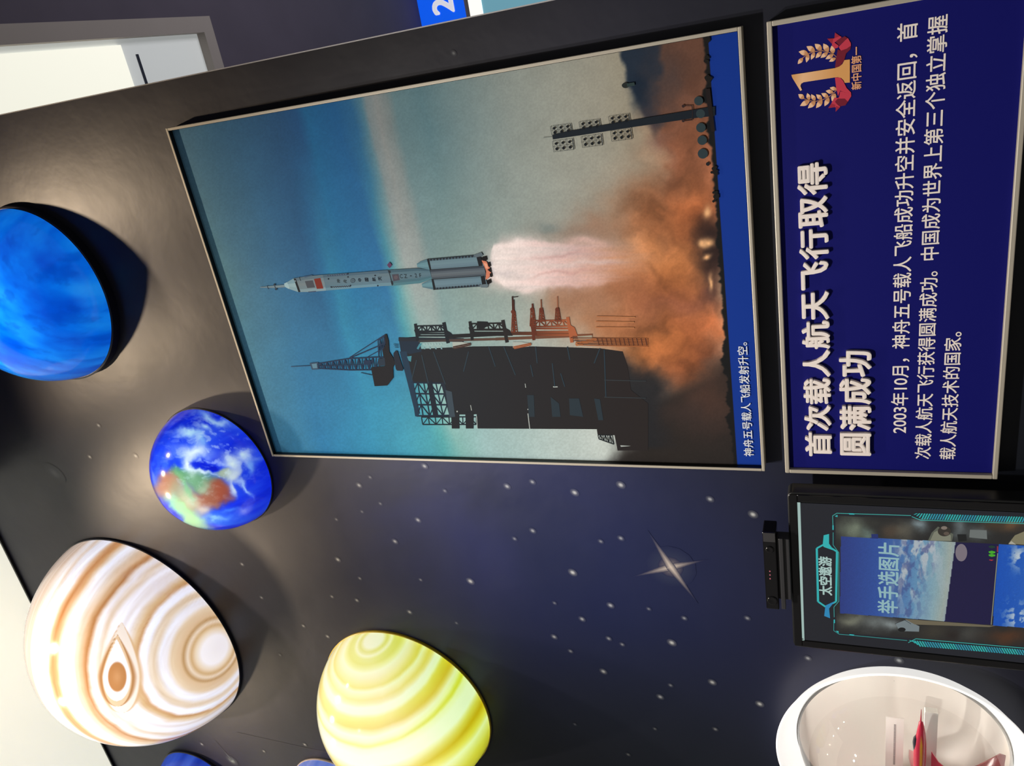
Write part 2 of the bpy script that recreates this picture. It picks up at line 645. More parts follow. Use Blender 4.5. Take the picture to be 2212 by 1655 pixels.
pic = empty('framed_picture', ((PX0 + PX1) / 2, 0, PZ0),
            'large framed photograph of a rocket lifting off, on the star wall', 'picture')
mb = MB()
mb.box(PX0 + 0.004, PX1 - 0.004, -0.0285, -0.001, PZ0 + 0.004, PZ1 - 0.004)
mb.build('backing_panel', M_black, pic)
mb = MB()
frame_bars(mb, PX0, PX1, PZ0, PZ1, FB, YP, -0.002)
mb.build('frame', M_frame, pic, bevel=0.0015)
mb = MB()
frame_bars(mb, PX0 + FB - 0.001, PX1 - FB + 0.001, PZ0 + FB - 0.001, PZ1 - FB + 0.001, 0.002, -0.0445, -0.028)
mb.build('lip_shade_strip', M_black, pic)  # black strip stands in for the shade inside the frame lip

IX0, IX1, IZ0, IZ1 = PX0 + FB, PX1 - FB, PZ0 + FB, PZ1 - FB


def st(px, py):
    x, z = wp(px, py, YPR)
    return (x - IX0) / (IX1 - IX0), (IZ1 - z) / (IZ1 - IZ0)



def pc(c, z=1.0):
    """reflectance of the print whose measured tone in the hall is c, at height z on the wall"""
    z = np.asarray(z, float)
    zz_ = [1.1, 1.8, 2.15, 2.57, 3.06, 3.4, 3.52]
    kr = np.interp(z, zz_, [0.90, 0.94, 1.06, 1.19, 1.08, 0.79, 0.70])
    kg = kr * np.interp(z, zz_, [0.91, 0.91, 0.91, 0.90, 0.875, 0.82, 0.81])
    kb = kr * np.interp(z, zz_, [0.80, 0.80, 0.80, 0.785, 0.74, 0.64, 0.62])
    return np.clip(lin(c) / np.stack([kr, kg, kb], -1), 0, 0.9)


def paint_photo():
    NR, NC = 840, 570
    tt, ss = np.meshgrid(np.linspace(0, 1, NR), np.linspace(0, 1, NC), indexing='ij')
    P = np.stack([IX0 + ss * (IX1 - IX0), np.full_like(ss, YPR), IZ1 - tt * (IZ1 - IZ0)], -1)
    X, Y = pix(P)
    rows = {
        960: [(600, (58, 112, 140)), (660, (52, 116, 148)), (700, (44, 116, 156)), (800, (52, 136, 168)), (880, (66, 148, 168)), (930, (74, 152, 162)),
              (955, (84, 160, 160)), (985, (128, 176, 168)), (1050, (150, 180, 176)), (1200, (176, 190, 182)), (1300, (186, 192, 182)),
              (1450, (186, 190, 178))],
        600: [(480, (86, 122, 128)), (530, (76, 114, 130)), (600, (60, 106, 134)), (680, (46, 94, 130)), (706, (44, 108, 146)),
              (722, (48, 124, 156)), (760, (40, 110, 150)), (830, (46, 108, 150)), (852, (80, 146, 156)), (872, (134, 162, 156)),
              (890, (156, 162, 156)), (925, (150, 157, 151)), (950, (128, 150, 146)), (1000, (134, 152, 144)), (1100, (150, 160, 150)), (1250, (160, 162, 150)),
              (1450, (160, 158, 145))],
        280: [(375, (78, 108, 120)), (440, (66, 102, 120)), (520, (56, 96, 124)), (600, (46, 86, 122)), (640, (40, 84, 126)),
              (665, (36, 100, 142)), (740, (36, 94, 140)), (775, (46, 100, 138)), (800, (84, 124, 138)), (812, (124, 136, 136)),
              (835, (140, 142, 137)), (858, (124, 134, 131)), (875, (104, 130, 132)), (930, (98, 128, 132)), (1000, (120, 140, 138)), (1100, (142, 149, 140)),
              (1200, (154, 154, 140)), (1300, (158, 152, 134)), (1400, (156, 144, 120))],
    }
    lines = []
    for py, r in rows.items():
        t = np.array([st(px, py)[1] for px, _ in r])
        s = np.array([st(px, py)[0] for px, _ in r])
        c = np.array([k for _, k in r], float)
        lines.append((t, s, c))
    wob = (fbm(ss * 5, tt * 9, 3) - 0.5) * 0.030
    vals = []
    for t, s, c in lines:
        vals.append((np.interp(tt, t, s), np.stack([np.interp(tt + wob, t, c[:, k]) for k in range(3)], -1)))
    s0, s1, s2 = vals[0][0], vals[1][0], vals[2][0]
    w01 = np.clip((ss - s0) / np.maximum(s1 - s0, 0.05), 0, 1)[..., None]
    w12 = np.clip((ss - s1) / np.maximum(s2 - s1, 0.05), 0, 1)[..., None]
    C = np.where((ss < s1)[..., None], vals[0][1] * (1 - w01) + vals[1][1] * w01, vals[1][1] * (1 - w12) + vals[2][1] * w12)
    n1, n2 = fbm(X / 60, Y / 60, 11), fbm(X / 60, Y / 60, 23)
    WX, WY = X + (n1 - 0.5) * 70, Y + (n2 - 0.5) * 70
    fx = fbm(X / 22, Y / 22, 31)

    def blob(cx, cy, rx, ry, col, al, ang=0.0, soft=1.0, warp=1.0):
        nonlocal C
        x_, y_ = X + (WX - X) * warp - cx, Y + (WY - Y) * warp - cy
        ca, sa = math.cos(ang), math.sin(ang)
        d = ((x_ * ca + y_ * sa) / rx) ** 2 + ((-x_ * sa + y_ * ca) / ry) ** 2
        a = np.clip(al * np.exp(-d * soft), 0, 1)[..., None]
        C = C * (1 - a) + np.array(col, float) * a

    def band(lo, hi, col, al, ylo=-1e9, yhi=1e9, soft=20):
        """soft region between two curves px(py)"""
        nonlocal C
        yy = Y
        lo, hi = sorted(lo, key=lambda q: q[1]), sorted(hi, key=lambda q: q[1])
        l = np.interp(yy, [p[1] for p in lo], [p[0] for p in lo])
        h = np.interp(yy, [p[1] for p in hi], [p[0] for p in hi])
        a = sstep(-soft, soft, WX * 0.6 + X * 0.4 - l) * sstep(-soft, soft, h - WX * 0.6 - X * 0.4)
        a = a * sstep(ylo - 30, ylo + 30, Y) * sstep(-yhi - 30, -yhi + 30, -Y) * al
        C = C * (1 - a[..., None]) + np.array(col, float) * a[..., None]

    # dust along the horizon, the dark cloud at the right
    band([(1390, 60), (1390, 150), (1415, 260), (1455, 340), (1440, 420)], [(1700, 60), (1700, 500)], (104, 70, 54), 1.0, -500, 460, 14)
    band([(1340, 60), (1352, 160), (1368, 200), (1392, 230), (1425, 300), (1440, 340)], [(1425, 60), (1428, 150), (1420, 210), (1432, 300), (1445, 340)],
         (32, 44, 58), 0.97, -500, 300, 9)
    blob(1396, 205, 30, 34, (18, 34, 50), 0.8)
    blob(1445, 300, 26, 18, (88, 86, 92), 0.7)
    blob(1450, 340, 12, 40, (70, 66, 70), 0.6)
    blob(1500, 160, 60, 120, (98, 66, 52), 0.8)
    blob(1440, 180, 36, 60, (60, 56, 58), 0.6)
    # the great orange cloud
    blob(1500, 420, 90, 150, (152, 92, 62), 1.0)
    blob(1500, 330, 60, 80, (150, 92, 64), 0.9)
    blob(1420, 470, 80, 80, (152, 98, 66), 0.9)
    blob(1450, 560, 130, 130, (158, 100, 62), 1.0)
    blob(1380, 640, 150, 90, (166, 108, 72), 1.0)
    blob(1330, 700, 110, 60, (172, 112, 74), 0.9)
    blob(1420, 560, 70, 40, (186, 120, 70), 0.7)
    blob(1250, 500, 80, 26, (140, 120, 104), 0.75)
    blob(1300, 480, 60, 30, (150, 112, 88), 0.7)
    blob(1185, 485, 24, 12, (110, 124, 120), 0.55)
    blob(1260, 640, 70, 34, (158, 112, 84), 0.9)
    blob(1480, 740, 110, 110, (164, 92, 54), 1.0)
    blob(1400, 640, 60, 40, (128, 82, 62), 0.6)
    blob(1470, 650, 60, 30, (112, 68, 58), 0.7)
    blob(1540, 700, 50, 40, (188, 104, 62), 0.8)
    blob(1520, 640, 34, 24, (92, 60, 54), 0.8)
    blob(1530, 780, 60, 40, (128, 70, 46), 0.7)
    blob(1400, 760, 80, 40, (190, 120, 66), 0.55)
    blob(1470, 800, 60, 60, (150, 82, 48), 0.8)
    # dark ground, lower left of the print
    band([(1190, 1100), (1300, 1010), (1345, 975), (1395, 900), (1440, 860), (1530, 820), (1600, 760)], [(1800, 0), (1800, 1100)], (40, 36, 34), 0.97, 740, 5000, 36)
    gl = sstep(1300, 1420, X + (n1 - .5) * 60) * sstep(800, 900, Y + (n2 - .5) * 90 + (X - 1400) * 0.25)
    C = over(C, (42, 37, 34), gl * 0.96)
    tw = sstep(1335, 1350, X) * (1 - sstep(1400, 1470, X + (n1 - .5) * 50)) * sstep(750, 800, Y + (n2 - .5) * 60) * (1 - sstep(960, 975, Y))
    C = over(C, (36, 36, 38), tw * 0.96)
    blob(1430, 752, 60, 36, (170, 100, 56), 0.85)
    blob(1505, 470, 70, 60, (178, 92, 48), 0.6)
    blob(1450, 610, 90, 60, (176, 98, 50), 0.5)
    blob(1530, 860, 60, 60, (78, 54, 44), 0.8)
    blob(1500, 900, 60, 40, (58, 46, 42), 0.6)
    sm = sstep(1240, 1400, X) * np.clip((C[..., 0] - C[..., 2] - 25) / 60, 0, 1)
    C = C * (1 + sm * ((fbm(WX / 55, WY / 55, 321, 5) - 0.5) * 0.75))[..., None]
    # flame
    for cx_, cy_, rx_, ry_, c_, a_ in ((1120, 545, 50, 24, (232, 206, 196), 1), (1120, 600, 60, 26, (232, 204, 192), 1), (1180, 560, 90, 34, (222, 190, 180), 1),
                                       (1260, 560, 90, 34, (206, 164, 150), 1), (1190, 600, 90, 26, (216, 180, 168), 1), (1300, 565, 70, 26, (196, 142, 116), 0.9),
                                       (1270, 520, 50, 10, (210, 170, 156), 0.9), (1350, 560, 60, 20, (196, 134, 92), 0.9),
                                       (1270, 610, 60, 12, (206, 160, 146), 0.8), (1100, 575, 44, 40, (236, 216, 206), 1)):
        blob(cx_, cy_, rx_, ry_, c_, a_, -0.02, 1.3, 0.45)
    band([(1062, 480), (1085, 525), (1066, 560), (1060, 600), (1085, 615), (1120, 632), (1130, 660)], [(1160, 480), (1180, 520), (1220, 560), (1180, 632)], (233, 210, 200), 0.75, 520, 628, 8)
    core = np.interp(X, [1062, 1090, 1130, 1200, 1300, 1380], [560, 572, 576, 574, 570, 566])
    half = np.interp(X, [1058, 1066, 1090, 1125, 1160, 1230, 1300, 1370, 1420], [10, 34, 52, 62, 56, 52, 46, 36, 20])
    strk = fbm(X / 110, Y / 9, 301, 4)
    rag = fbm(X / 26, Y / 26, 305, 4) - 0.5
    fl = (1 - sstep(0.78, 1.06, np.abs(Y - core) / half + rag * 0.35)) * sstep(1056, 1066, X) * (1 - sstep(1240, 1400, X + (strk - 0.5) * 160))
    hot = ramp(X + (strk - 0.5) * 130, [(1060, (240, 224, 214)), (1140, (234, 212, 202)), (1220, (220, 184, 174)), (1300, (208, 164, 146)), (1400, (196, 134, 92))])
    hot = hot * (0.86 + 0.26 * strk)[..., None]
    C = C * (1 - 0.93 * fl[..., None]) + hot * 0.93 * fl[..., None]
    blob(1090, 590, 40, 6, (200, 186, 182), 0.6, -0.05)
    blob(1240, 572, 90, 7, (224, 196, 184), 0.7, -0.08, 1, 0.6)
    blob(1215, 548, 70, 5, (190, 146, 138), 0.5, -0.08, 1, 0.6)
    blob(1230, 592, 70, 5, (196, 146, 136), 0.5, -0.05, 1, 0.6)
    # fires and tree line
    a = sstep(0.42, 0.62, fx) * sstep(1480, 1530, X)
    for cx_, cy_, rx_, ry_ in ((1540, 500, 40, 50), (1545, 560, 40, 40), (1530, 540, 30, 40)):
        blob(cx_, cy_, rx_, ry_, (44, 32, 30), 0.9)
    blob(1548, 620, 18, 40, (60, 40, 38), 0.8)
    for cx_, cy_, rx_, ry_ in ((1527, 456, 9, 13), (1528, 524, 12, 10), (1515, 527, 8, 8), (1524, 553, 8, 5), (1540, 610, 5, 18)):
        blob(cx_, cy_, rx_, ry_, (236, 176, 120), 1.0, 0, 1, 0.4)
    t_band = (st(1533, 72)[1] + st(1590, 1012)[1]) / 2
    tree_top = t_band - 0.003 - 0.035 * np.clip(fbm(ss * 26, ss * 0 + 0.5, 77, 5) - 0.5, 0, 1) - 0.006 * fbm(ss * 90, ss * 0, 79, 3)
    tr = sstep(-0.002, 0.002, tt - tree_top)[..., None]
    C = C * (1 - tr) + np.array((26, 26, 26), float) * tr
    # grain of the print
    C = C * (1 + (fbm(X / 3.0, Y / 3.0, 91, 2) - 0.5) * 0.10)[..., None] * (0.97 + 0.08 * fbm(X / 40, Y / 40, 93)[..., None])
    # caption band
    bd = (tt > t_band)[..., None]
    C = np.where(bd, np.array((20, 52, 132), float), C)
    cols = pc(np.clip(C, 0, 255), P[..., 2])
    return P, cols, t_band


PP, PCOL, T_BAND = paint_photo()
print_ob = grid_mesh('photo_print', PP, PCOL, M_print)

ov = MB()
YO = [YPR - 0.0004]


def poly(pts, col, cols=None):
    """a flat printed shape on the photograph; points are photo pixels"""
    YO[0] -= 0.000004
    v = [(*wp(px, py, YPR),) for px, py in pts]
    v = [(a, YO[0], b) for a, b in v]
    bm = bmesh.new()
    bv = [bm.verts.new(p) for p in v]
    try:
        f = bm.faces.new(bv)
        f.normal_update()
    except ValueError:
        bm.free()
        return
    bmesh.ops.triangulate(bm, faces=[f])
    bm.verts.index_update()
    fs = [tuple(q.index for q in t.verts) for t in bm.faces]
    bm.free()
    ov.add(v, fs, pc(col, v[0][2]) if cols is None else np.array([pc(c, v[0][2]) for c in cols]))


def bar(a, b, w, col, col2=None):
    dx, dy = b[0] - a[0], b[1] - a[1]
    l = math.hypot(dx, dy) or 1
    nx, ny = -dy / l * w / 2, dx / l * w / 2
    c2 = col2 or col
    poly([(a[0] + nx, a[1] + ny), (b[0] + nx, b[1] + ny), (b[0] - nx, b[1] - ny), (a[0] - nx, a[1] - ny)], col,
         [col, c2, c2, col])


def disc(c, r, col, n=18, ry=None):
    poly([(c[0] + r * math.cos(6.2832 * k / n), c[1] + (ry or r) * math.sin(6.2832 * k / n)) for k in range(n)], col)


def zz(s, ox, oy):
    return lambda x, y: (ox + x / s, oy + y / s)


def truss(a, b, c, d, n, w, col, col2=None, rails=True):
    """lattice between edge a-b and edge d-c"""
    lp = lambda p, q, t: (p[0] + (q[0] - p[0]) * t, p[1] + (q[1] - p[1]) * t)
    if rails:
        bar(a, b, w * 1.4, col, col2)
        bar(d, c, w * 1.4, col, col2)
    for i in range(n):
        t0, t1 = i / n, (i + 1) / n
        cc = col if not col2 else tuple(col[k] + (col2[k] - col[k]) * t0 for k in range(3))
        bar(lp(a, b, t0), lp(d, c, t0), w, cc)
        if i % 2:
            bar(lp(a, b, t0), lp(d, c, t1), w, cc)
        else:
            bar(lp(d, c, t0), lp(a, b, t1), w, cc)
    bar(b, c, w, col2 or col)


# launch tower ------------------------------------------------------
z7 = zz(2.765, 600, 640)
DK, DK2, RU, RU2 = (34, 36, 40), (30, 44, 58), (120, 62, 40), (176, 108, 66)
body = [(752, 330), (800, 318), (1040, 305), (1165, 300), (1350, 298), (1530, 300), (1740, 305), (1930, 312), (2060, 330), (2090, 420),
        (2110, 560), (2212, 640), (2212, 920), (2030, 922), (2012, 830), (1910, 826), (1906, 794), (1192, 790), (1188, 705), (1028, 708), (1000, 520),
        (800, 510), (775, 450)]
poly([z7(*p) for p in body], DK, [tuple(int(DK[k] + ((44, 38, 36)[k] - DK[k]) * min(1, max(0, (p[0] - 1000) / 1200))) for k in range(3)) for p in body])
poly([z7(*p) for p in ((722, 250), (840, 240), (860, 330), (790, 345), (735, 330))], DK2)
poly([z7(*p) for p in ((728, 330), (770, 330), (850, 700), (825, 716))], (32, 54, 72))
# sky seen through the head of the tower
for q in (((772, 360), (800, 356), (795, 392), (782, 384)), ((846, 283), (862, 281), (840, 318), (830, 312))):
    poly([z7(*p) for p in q], (70, 130, 140))
for i in range(7):
    x = 868 + i * 17
    poly([z7(x, 280), z7(x + 11, 280), z7(x + 14, 290), z7(x + 2, 290)], (150, 176, 170))
    if i % 2 == 0:
        poly([z7(x, 303), z7(x + 9, 302), z7(x + 14, 316), z7(x + 6, 316)], (130, 160, 160))
# open lattice at the lower left of the head
P0 = [z7(800, 515), z7(980, 520), z7(1028, 712), z7(828, 715)]
for tseg in range(3):
    t0, t1 = tseg / 3, (tseg + 1) / 3
    lp = lambda p, q, t: (p[0] + (q[0] - p[0]) * t, p[1] + (q[1] - p[1]) * t)
    truss(lp(P0[0], P0[3], t0), lp(P0[1], P0[2], t0), lp(P0[1], P0[2], t1), lp(P0[0], P0[3], t1), 5, 2.4, (28, 40, 54))
bar(z7(905, 505), z7(945, 720), 11, (28, 36, 46))
bar(z7(800, 515), z7(832, 716), 8, (32, 52, 70))
bar(z7(985, 515), z7(1040, 712), 8, (34, 42, 52))
truss(z7(858, 722), z7(1186, 720), z7(1186, 766), z7(866, 766), 8, 1.8, (26, 36, 44))
for q in (((1035, 690), (1084, 700), (1086, 790), (1040, 790)), ((1120, 690), (1170, 695), (1170, 790), (1124, 790))):
    poly([z7(*p) for p in q], DK)
poly([z7(*p) for p in ((1002, 560), (1040, 570), (1060, 720), (1026, 722))], (58, 70, 78))
poly([z7(*p) for p in ((1186, 716), (1190, 716), (1194, 790), (1190, 790))], (170, 180, 172))
for q in (((1492, 700), (1497, 700), (1508, 792), (1503, 792)), ((1492, 672), (1524, 672), (1524, 679), (1492, 679)),
          ((1646, 671), (1682, 671), (1682, 679), (1646, 679)), ((1645, 538), (1672, 538), (1672, 544), (1645, 544)),
          ((1476, 522), (1480, 522), (1483, 546), (1479, 546)), ((1150, 650), (1154, 650), (1160, 682), (1156, 682)),
          ((1068, 684), (1076, 684), (1076, 692), (1068, 692)), ((2046, 890), (2080, 892), (2110, 894), (2050, 899))):
    poly([z7(*p) for p in q], (168, 172, 164))
for q in (((1490, 590), (1530, 590), (1535, 720), (1500, 720)), ((1630, 600), (1680, 640), (1690, 720), (1640, 720)),
          ((1740, 610), (1800, 610), (1825, 720), (1745, 710)), ((1890, 610), (1925, 615), (1945, 740), (1915, 740))):
    poly([z7(*p) for p in q], (42, 52, 58))
for a_, b_ in (((860, 350), (900, 520)), ((930, 330), (1000, 520)), ((1140, 330), (1110, 450)), ((1260, 300), (1300, 420)), ((1350, 300), (1420, 470)),
               ((1540, 300), (1550, 400)), ((1730, 300), (1745, 380)), ((1925, 310), (1890, 400)), ((1950, 320), (1960, 600)), ((1640, 400), (1655, 540)),
               ((1510, 410), (1525, 480)), ((800, 500), (830, 380)), ((1690, 460), (1715, 540))):
    bar(z7(*a_), z7(*b_), 2.2, (44, 58, 66))
for y_ in (500, 602):
    bar(z7(1950, y_), z7(2200, y_ + 6), 2.0, (52, 56, 58))
truss(z7(1912, 828), z7(1998, 830), z7(2008, 884), z7(1918, 852), 6, 1.4, (36, 40, 42))
# beams on the rocket side, going rusty where the fire lights them
bar(z7(722, 256), z7(1110, 262), 8, (34, 40, 48))
bar(z7(1020, 240), z7(1390, 222), 8, (36, 36, 38))
bar(z7(840, 268), z7(1300, 256), 5, (52, 52, 54), (92, 66, 54))
bar(z7(1300, 256), z7(1880, 232), 6, (92, 66, 54), (128, 76, 52))
bar(z7(1390, 222), z7(1740, 222), 7, (70, 44, 36), (130, 74, 48))
# service platforms
for (x0, x1, y0, y1, ca, cb) in ((822, 1000, 172, 240, (28, 34, 40), (28, 34, 40)), (1148, 1352, 158, 236, (32, 34, 36), (40, 36, 36)),
                                 (1516, 1740, 140, 236, (96, 48, 34), (168, 92, 58))):
    truss(z7(x0 + 12, y0 + 6), z7(x1 - 4, y0 + 2), z7(x1 + 10, y0 + 38), z7(x0 + 10, y0 + 42), 6, 2.2, ca, cb)
    for k in (0.55, 0.75, 0.95):
        bar(z7(x0 + 6, y0 + (y1 - y0) * k), z7(x1 + 12, y0 + (y1 - y0) * k), 3.4, ca, cb)
    bar(z7(x0, y0 - 8), z7(x0 + 14, y1 + 26), 6, ca)
    bar(z7(x1 - 8, y0 - 16), z7(x1 + 18, y1 + 40), 7, cb)
    bar(z7(x0 + 4, y0 + 24), z7(x0 + 20, y1), 9, ca)
    poly([z7(x1 + 6, y0 + 30), z7(x1 + 34, y0 + 46), z7(x1 + 52, y1), z7(x1, y1)], cb)
poly([z7(*p) for p in ((1190, 150), (1252, 152), (1266, 176), (1200, 200))], (30, 32, 34))
for x0 in (1040, 1400):
    poly([z7(x0 + 4, 272), z7(x0 + 60, 272), z7(x0 + 118, 282), z7(x0 + 100, 300), z7(x0 + 6, 308)], (168, 172, 160))
    truss(z7(x0 + 8, 302), z7(x0 + 112, 280), z7(x0 + 114, 290), z7(x0 + 14, 312), 7, 1.8, (70, 50, 44) if x0 < 1300 else (150, 84, 52))
poly([z7(*p) for p in ((1790, 238), (1878, 232), (1880, 262), (1800, 268))], (160, 148, 126))
truss(z7(1780, 282), z7(1900, 250), z7(1904, 262), z7(1784, 294), 6, 2, (176, 108, 66))
# lightning masts
for x_, y0, y1, w_, c1, c2 in ((1402, 0, 214, 3.0, (58, 36, 32), (96, 44, 30)), (1410, 20, 214, 2.4, (58, 36, 32), (110, 50, 34)),
                               (1522, 44, 170, 3.6, (86, 40, 30), (104, 50, 34)), (1573, 18, 150, 2.6, (120, 74, 54), (124, 62, 40)),
                               (1670, 0, 150, 2.4, (150, 100, 74), (140, 76, 48))):
    bar(z7(x_, y0), z7(x_ + 6, y1), w_, c1, c2)
for x_, y0, y1 in ((1402, 90, 214), (1513, 70, 178), (1566, 70, 150), (1662, 70, 150)):
    truss(z7(x_, y0), z7(x_ - 6, y1), z7(x_ + 30, y1), z7(x_ + 16, y0), 9, 1.2, (112, 56, 38))
for c_ in (z7(1520, 78), z7(1574, 84), z7(1670, 78), z7(1406, 92)):
    disc(c_, 4.5, (100, 48, 34), 10)
bar(z7(1398, 6), z7(1436, 2), 1.5, (52, 40, 40))
# glow-lit lower structure inside the smoke
for i in range(6):
    y_ = 246 + i * 9
    bar(z7(1750 + i * 10, y_), z7(2212, y_ + 8), 1.8, (150, 88, 52) if i % 2 else (90, 52, 38), (170, 100, 60))
for i in range(12):
    x_ = 1910 + i * 26
    bar(z7(x_, 250), z7(x_ + 10, 292), 2.0, (84, 50, 38))
for y_, x0 in ((120, 1905), (150, 1900), (184, 1900)):
    bar(z7(x0, y_), z7(x0 + 230, y_ + 4), 2.4, (170, 108, 70), (178, 116, 74))
# tower crane
CR = (34, 50, 72)
bar(z7(80, 420), z7(200, 413), 1.6, (60, 84, 104), CR)
poly([z7(*p) for p in ((192, 398), (244, 392), (248, 436), (206, 438))], (56, 74, 92))
poly([z7(*p) for p in ((204, 404), (234, 400), (238, 428), (212, 430))], (92, 126, 140))
truss(z7(240, 402), z7(420, 372), z7(430, 440), z7(244, 430), 10, 1.7, CR)
truss(z7(420, 372), z7(610, 362), z7(604, 438), z7(430, 440), 9, 1.9, CR)
bar(z7(245, 416), z7(560, 405), 1.5, CR)
bar(z7(430, 366), z7(646, 226), 2.0, CR)
bar(z7(420, 374), z7(640, 280), 2.6, CR)
bar(z7(530, 366), z7(650, 300), 1.8, CR)
truss(z7(600, 262), z7(646, 232), z7(668, 356), z7(604, 366), 4, 1.6, CR)
poly([z7(*p) for p in ((640, 228), (652, 224), (664, 268), (668, 330), (692, 368), (702, 402), (690, 424), (692, 486), (656, 532), (580, 536),
                       (558, 424), (640, 416), (628, 320), (646, 290))], (32, 32, 36))
poly([z7(*p) for p in ((512, 384), (556, 380), (558, 402), (516, 404))], CR)
poly([z7(*p) for p in ((600, 372), (640, 366), (644, 412), (604, 416))], (40, 52, 64))
bar(z7(498, 455), z7(566, 470), 1.2, CR)
truss(z7(696, 345), z7(712, 326), z7(748, 438), z7(712, 436), 5, 3.4, (34, 40, 50))
for i in range(3):
    bar(z7(692 + i * 4, 286 + i * 9), z7(722, 288 + i * 9), 1.3, (50, 96, 120))

# rocket --------------------------------------------------------------
r3, r4 = zz(7.9, 560, 540), zz(7.9, 820, 520)
G1, G2, G3 = (104, 126, 134), (92, 116, 126), (76, 98, 108)


def strip(f, top, bot, cols):
    """a lit cylinder: bands between two edges"""
    n = len(cols)
    for i in range(n):
        a, b = i / n, (i + 1) / n
        L = lambda t: [(p[0] + (q[0] - p[0]) * t, p[1] + (q[1] - p[1]) * t) for p, q in zip(top, bot)]
        A, Bq = L(a), L(b)
        poly([f(*p) for p in A] + [f(*p) for p in reversed(Bq)], cols[i])


strip(r3, [(20, 628), (250, 606), (435, 588)], [(20, 642), (250, 648), (440, 636)], [(104, 124, 130), (120, 134, 134), (104, 118, 122)])
bar(r3(140, 606), r3(166, 664), 1.6, (34, 48, 60))
disc(r3(266, 588), 2.2, (34, 46, 58), 8)
disc(r3(292, 664), 2.4, (34, 46, 58), 8)
bar(r3(262, 590), r3(294, 668), 2.2, (60, 72, 80))
strip(r3, [(430, 572), (500, 535), (592, 482)], [(440, 626), (520, 664), (676, 716)], [(120, 148, 154), (142, 166, 166), (132, 156, 158)])
poly([r3(*p) for p in ((432, 570), (480, 548), (524, 640), (508, 662), (450, 630))], (156, 180, 178))
strip(r3, [(592, 482), (860, 440), (1090, 420)], [(690, 716), (900, 712), (1146, 690)], [(92, 108, 114), (110, 122, 124), (116, 126, 126), (112, 126, 128), (126, 146, 148)])
poly([r3(*p) for p in ((594, 486), (632, 488), (712, 712), (676, 718))], (30, 34, 38))
disc(r3(620, 528), 1.8, (120, 134, 136), 8)
poly([r3(*p) for p in ((760, 450), (900, 424), (930, 436), (790, 468))], (66, 88, 108))
poly([r3(*p) for p in ((840, 708), (970, 694), (984, 712), (850, 722))], (64, 76, 96))
poly([r3(*p) for p in ((785, 530), (920, 514), (960, 636), (826, 646))], (74, 76, 80))
poly([r3(*p) for p in ((940, 492), (1050, 474), (1102, 654), (990, 662))], (122, 46, 36))
bar(r3(690, 460), r3(716, 524), 1.4, (40, 48, 54))
strip(r3, [(1090, 420), (1600, 386), (2212, 338)], [(1146, 690), (1600, 650), (2212, 606)], [(76, 98, 110), (92, 112, 120), (98, 118, 126), (96, 118, 126), (92, 118, 128), (104, 136, 146)])
for i in range(9):
    bar(r3(1170 + i * 40, 430 - i * 3), r3(1190 + i * 40, 440 - i * 3), 1.5, (58, 48, 76))
    bar(r3(1230 + i * 38, 622 - i * 2), r3(1250 + i * 38, 640 - i * 2), 1.5, (50, 42, 50))
    bar(r3(1250 + i * 38, 640 - i * 2), r3(1268 + i * 38, 620 - i * 2), 1.5, (50, 42, 50))
for c_ in ((1190, 490), (1522, 456), (1236, 628), (1564, 604), (2030, 606), (1984, 432), (1520, 404)):
    disc(r3(*c_), 1.9, (34, 44, 54), 8)
disc(r4(175, 412), 5.5, (92, 58, 88), 4, 7)
strip(r4, [(0, 508), (160, 496)], [(0, 772), (214, 764)], [(76, 98, 110), (98, 116, 122), (98, 118, 126), (94, 116, 126), (104, 134, 142)])
strip(r4, [(160, 496), (640, 466), (860, 490)], [(220, 768), (700, 722), (900, 650)], [(66, 92, 102), (84, 110, 118), (90, 114, 122), (86, 110, 118), (72, 104, 112), (78, 118, 124)])
for a_, b_ in (((152, 500), (176, 560)), ((176, 560), (214, 690)), ((204, 690), (226, 760))):
    bar(r4(*a_), r4(*b_), 2.2, (44, 54, 60))
for q in (((160, 505), (190, 502), (200, 545), (172, 548)), ((196, 690), (232, 684), (244, 744), (210, 746))):
    poly([r4(*p) for p in q], (38, 44, 50))
poly([r4(*p) for p in ((216, 572), (330, 562), (352, 668), (240, 690))], (74, 70, 78))
disc(r4(284, 622), 4.4, (92, 82, 86), 12)
# boosters and core
strip(r4, [(640, 388), (700, 350), (822, 310)], [(650, 450), (740, 470), (880, 494)], [(84, 116, 124), (100, 136, 142), (104, 140, 146), (92, 126, 134)])
strip(r4, [(822, 310), (1640, 238)], [(880, 496), (1800, 426)], [(72, 90, 98), (104, 128, 134), (108, 132, 138), (104, 126, 134), (98, 120, 128)])
strip(r4, [(722, 732), (900, 652)], [(740, 792), (934, 834)], [(88, 122, 130), (102, 140, 146), (100, 138, 144), (86, 116, 124)])
strip(r4, [(896, 652), (1800, 590)], [(934, 836), (1850, 770)], [(92, 114, 122), (104, 128, 136), (106, 130, 138), (100, 122, 130), (66, 84, 92)])
strip(r4, [(870, 500), (1500, 448), (1790, 428)], [(900, 648), (1500, 610), (1820, 592)], [(58, 66, 74), (84, 92, 98), (96, 104, 108), (92, 98, 102), (74, 82, 88)])
bar(r4(880, 492), r4(1700, 432), 1.6, (38, 44, 50))
bar(r4(905, 655), r4(1740, 596), 1.6, (36, 42, 48))
poly([r4(*p) for p in ((812, 312), (850, 306), (890, 494), (862, 500))], (28, 32, 36))
poly([r4(*p) for p in ((890, 650), (926, 646), (968, 832), (926, 838))], (28, 32, 36))
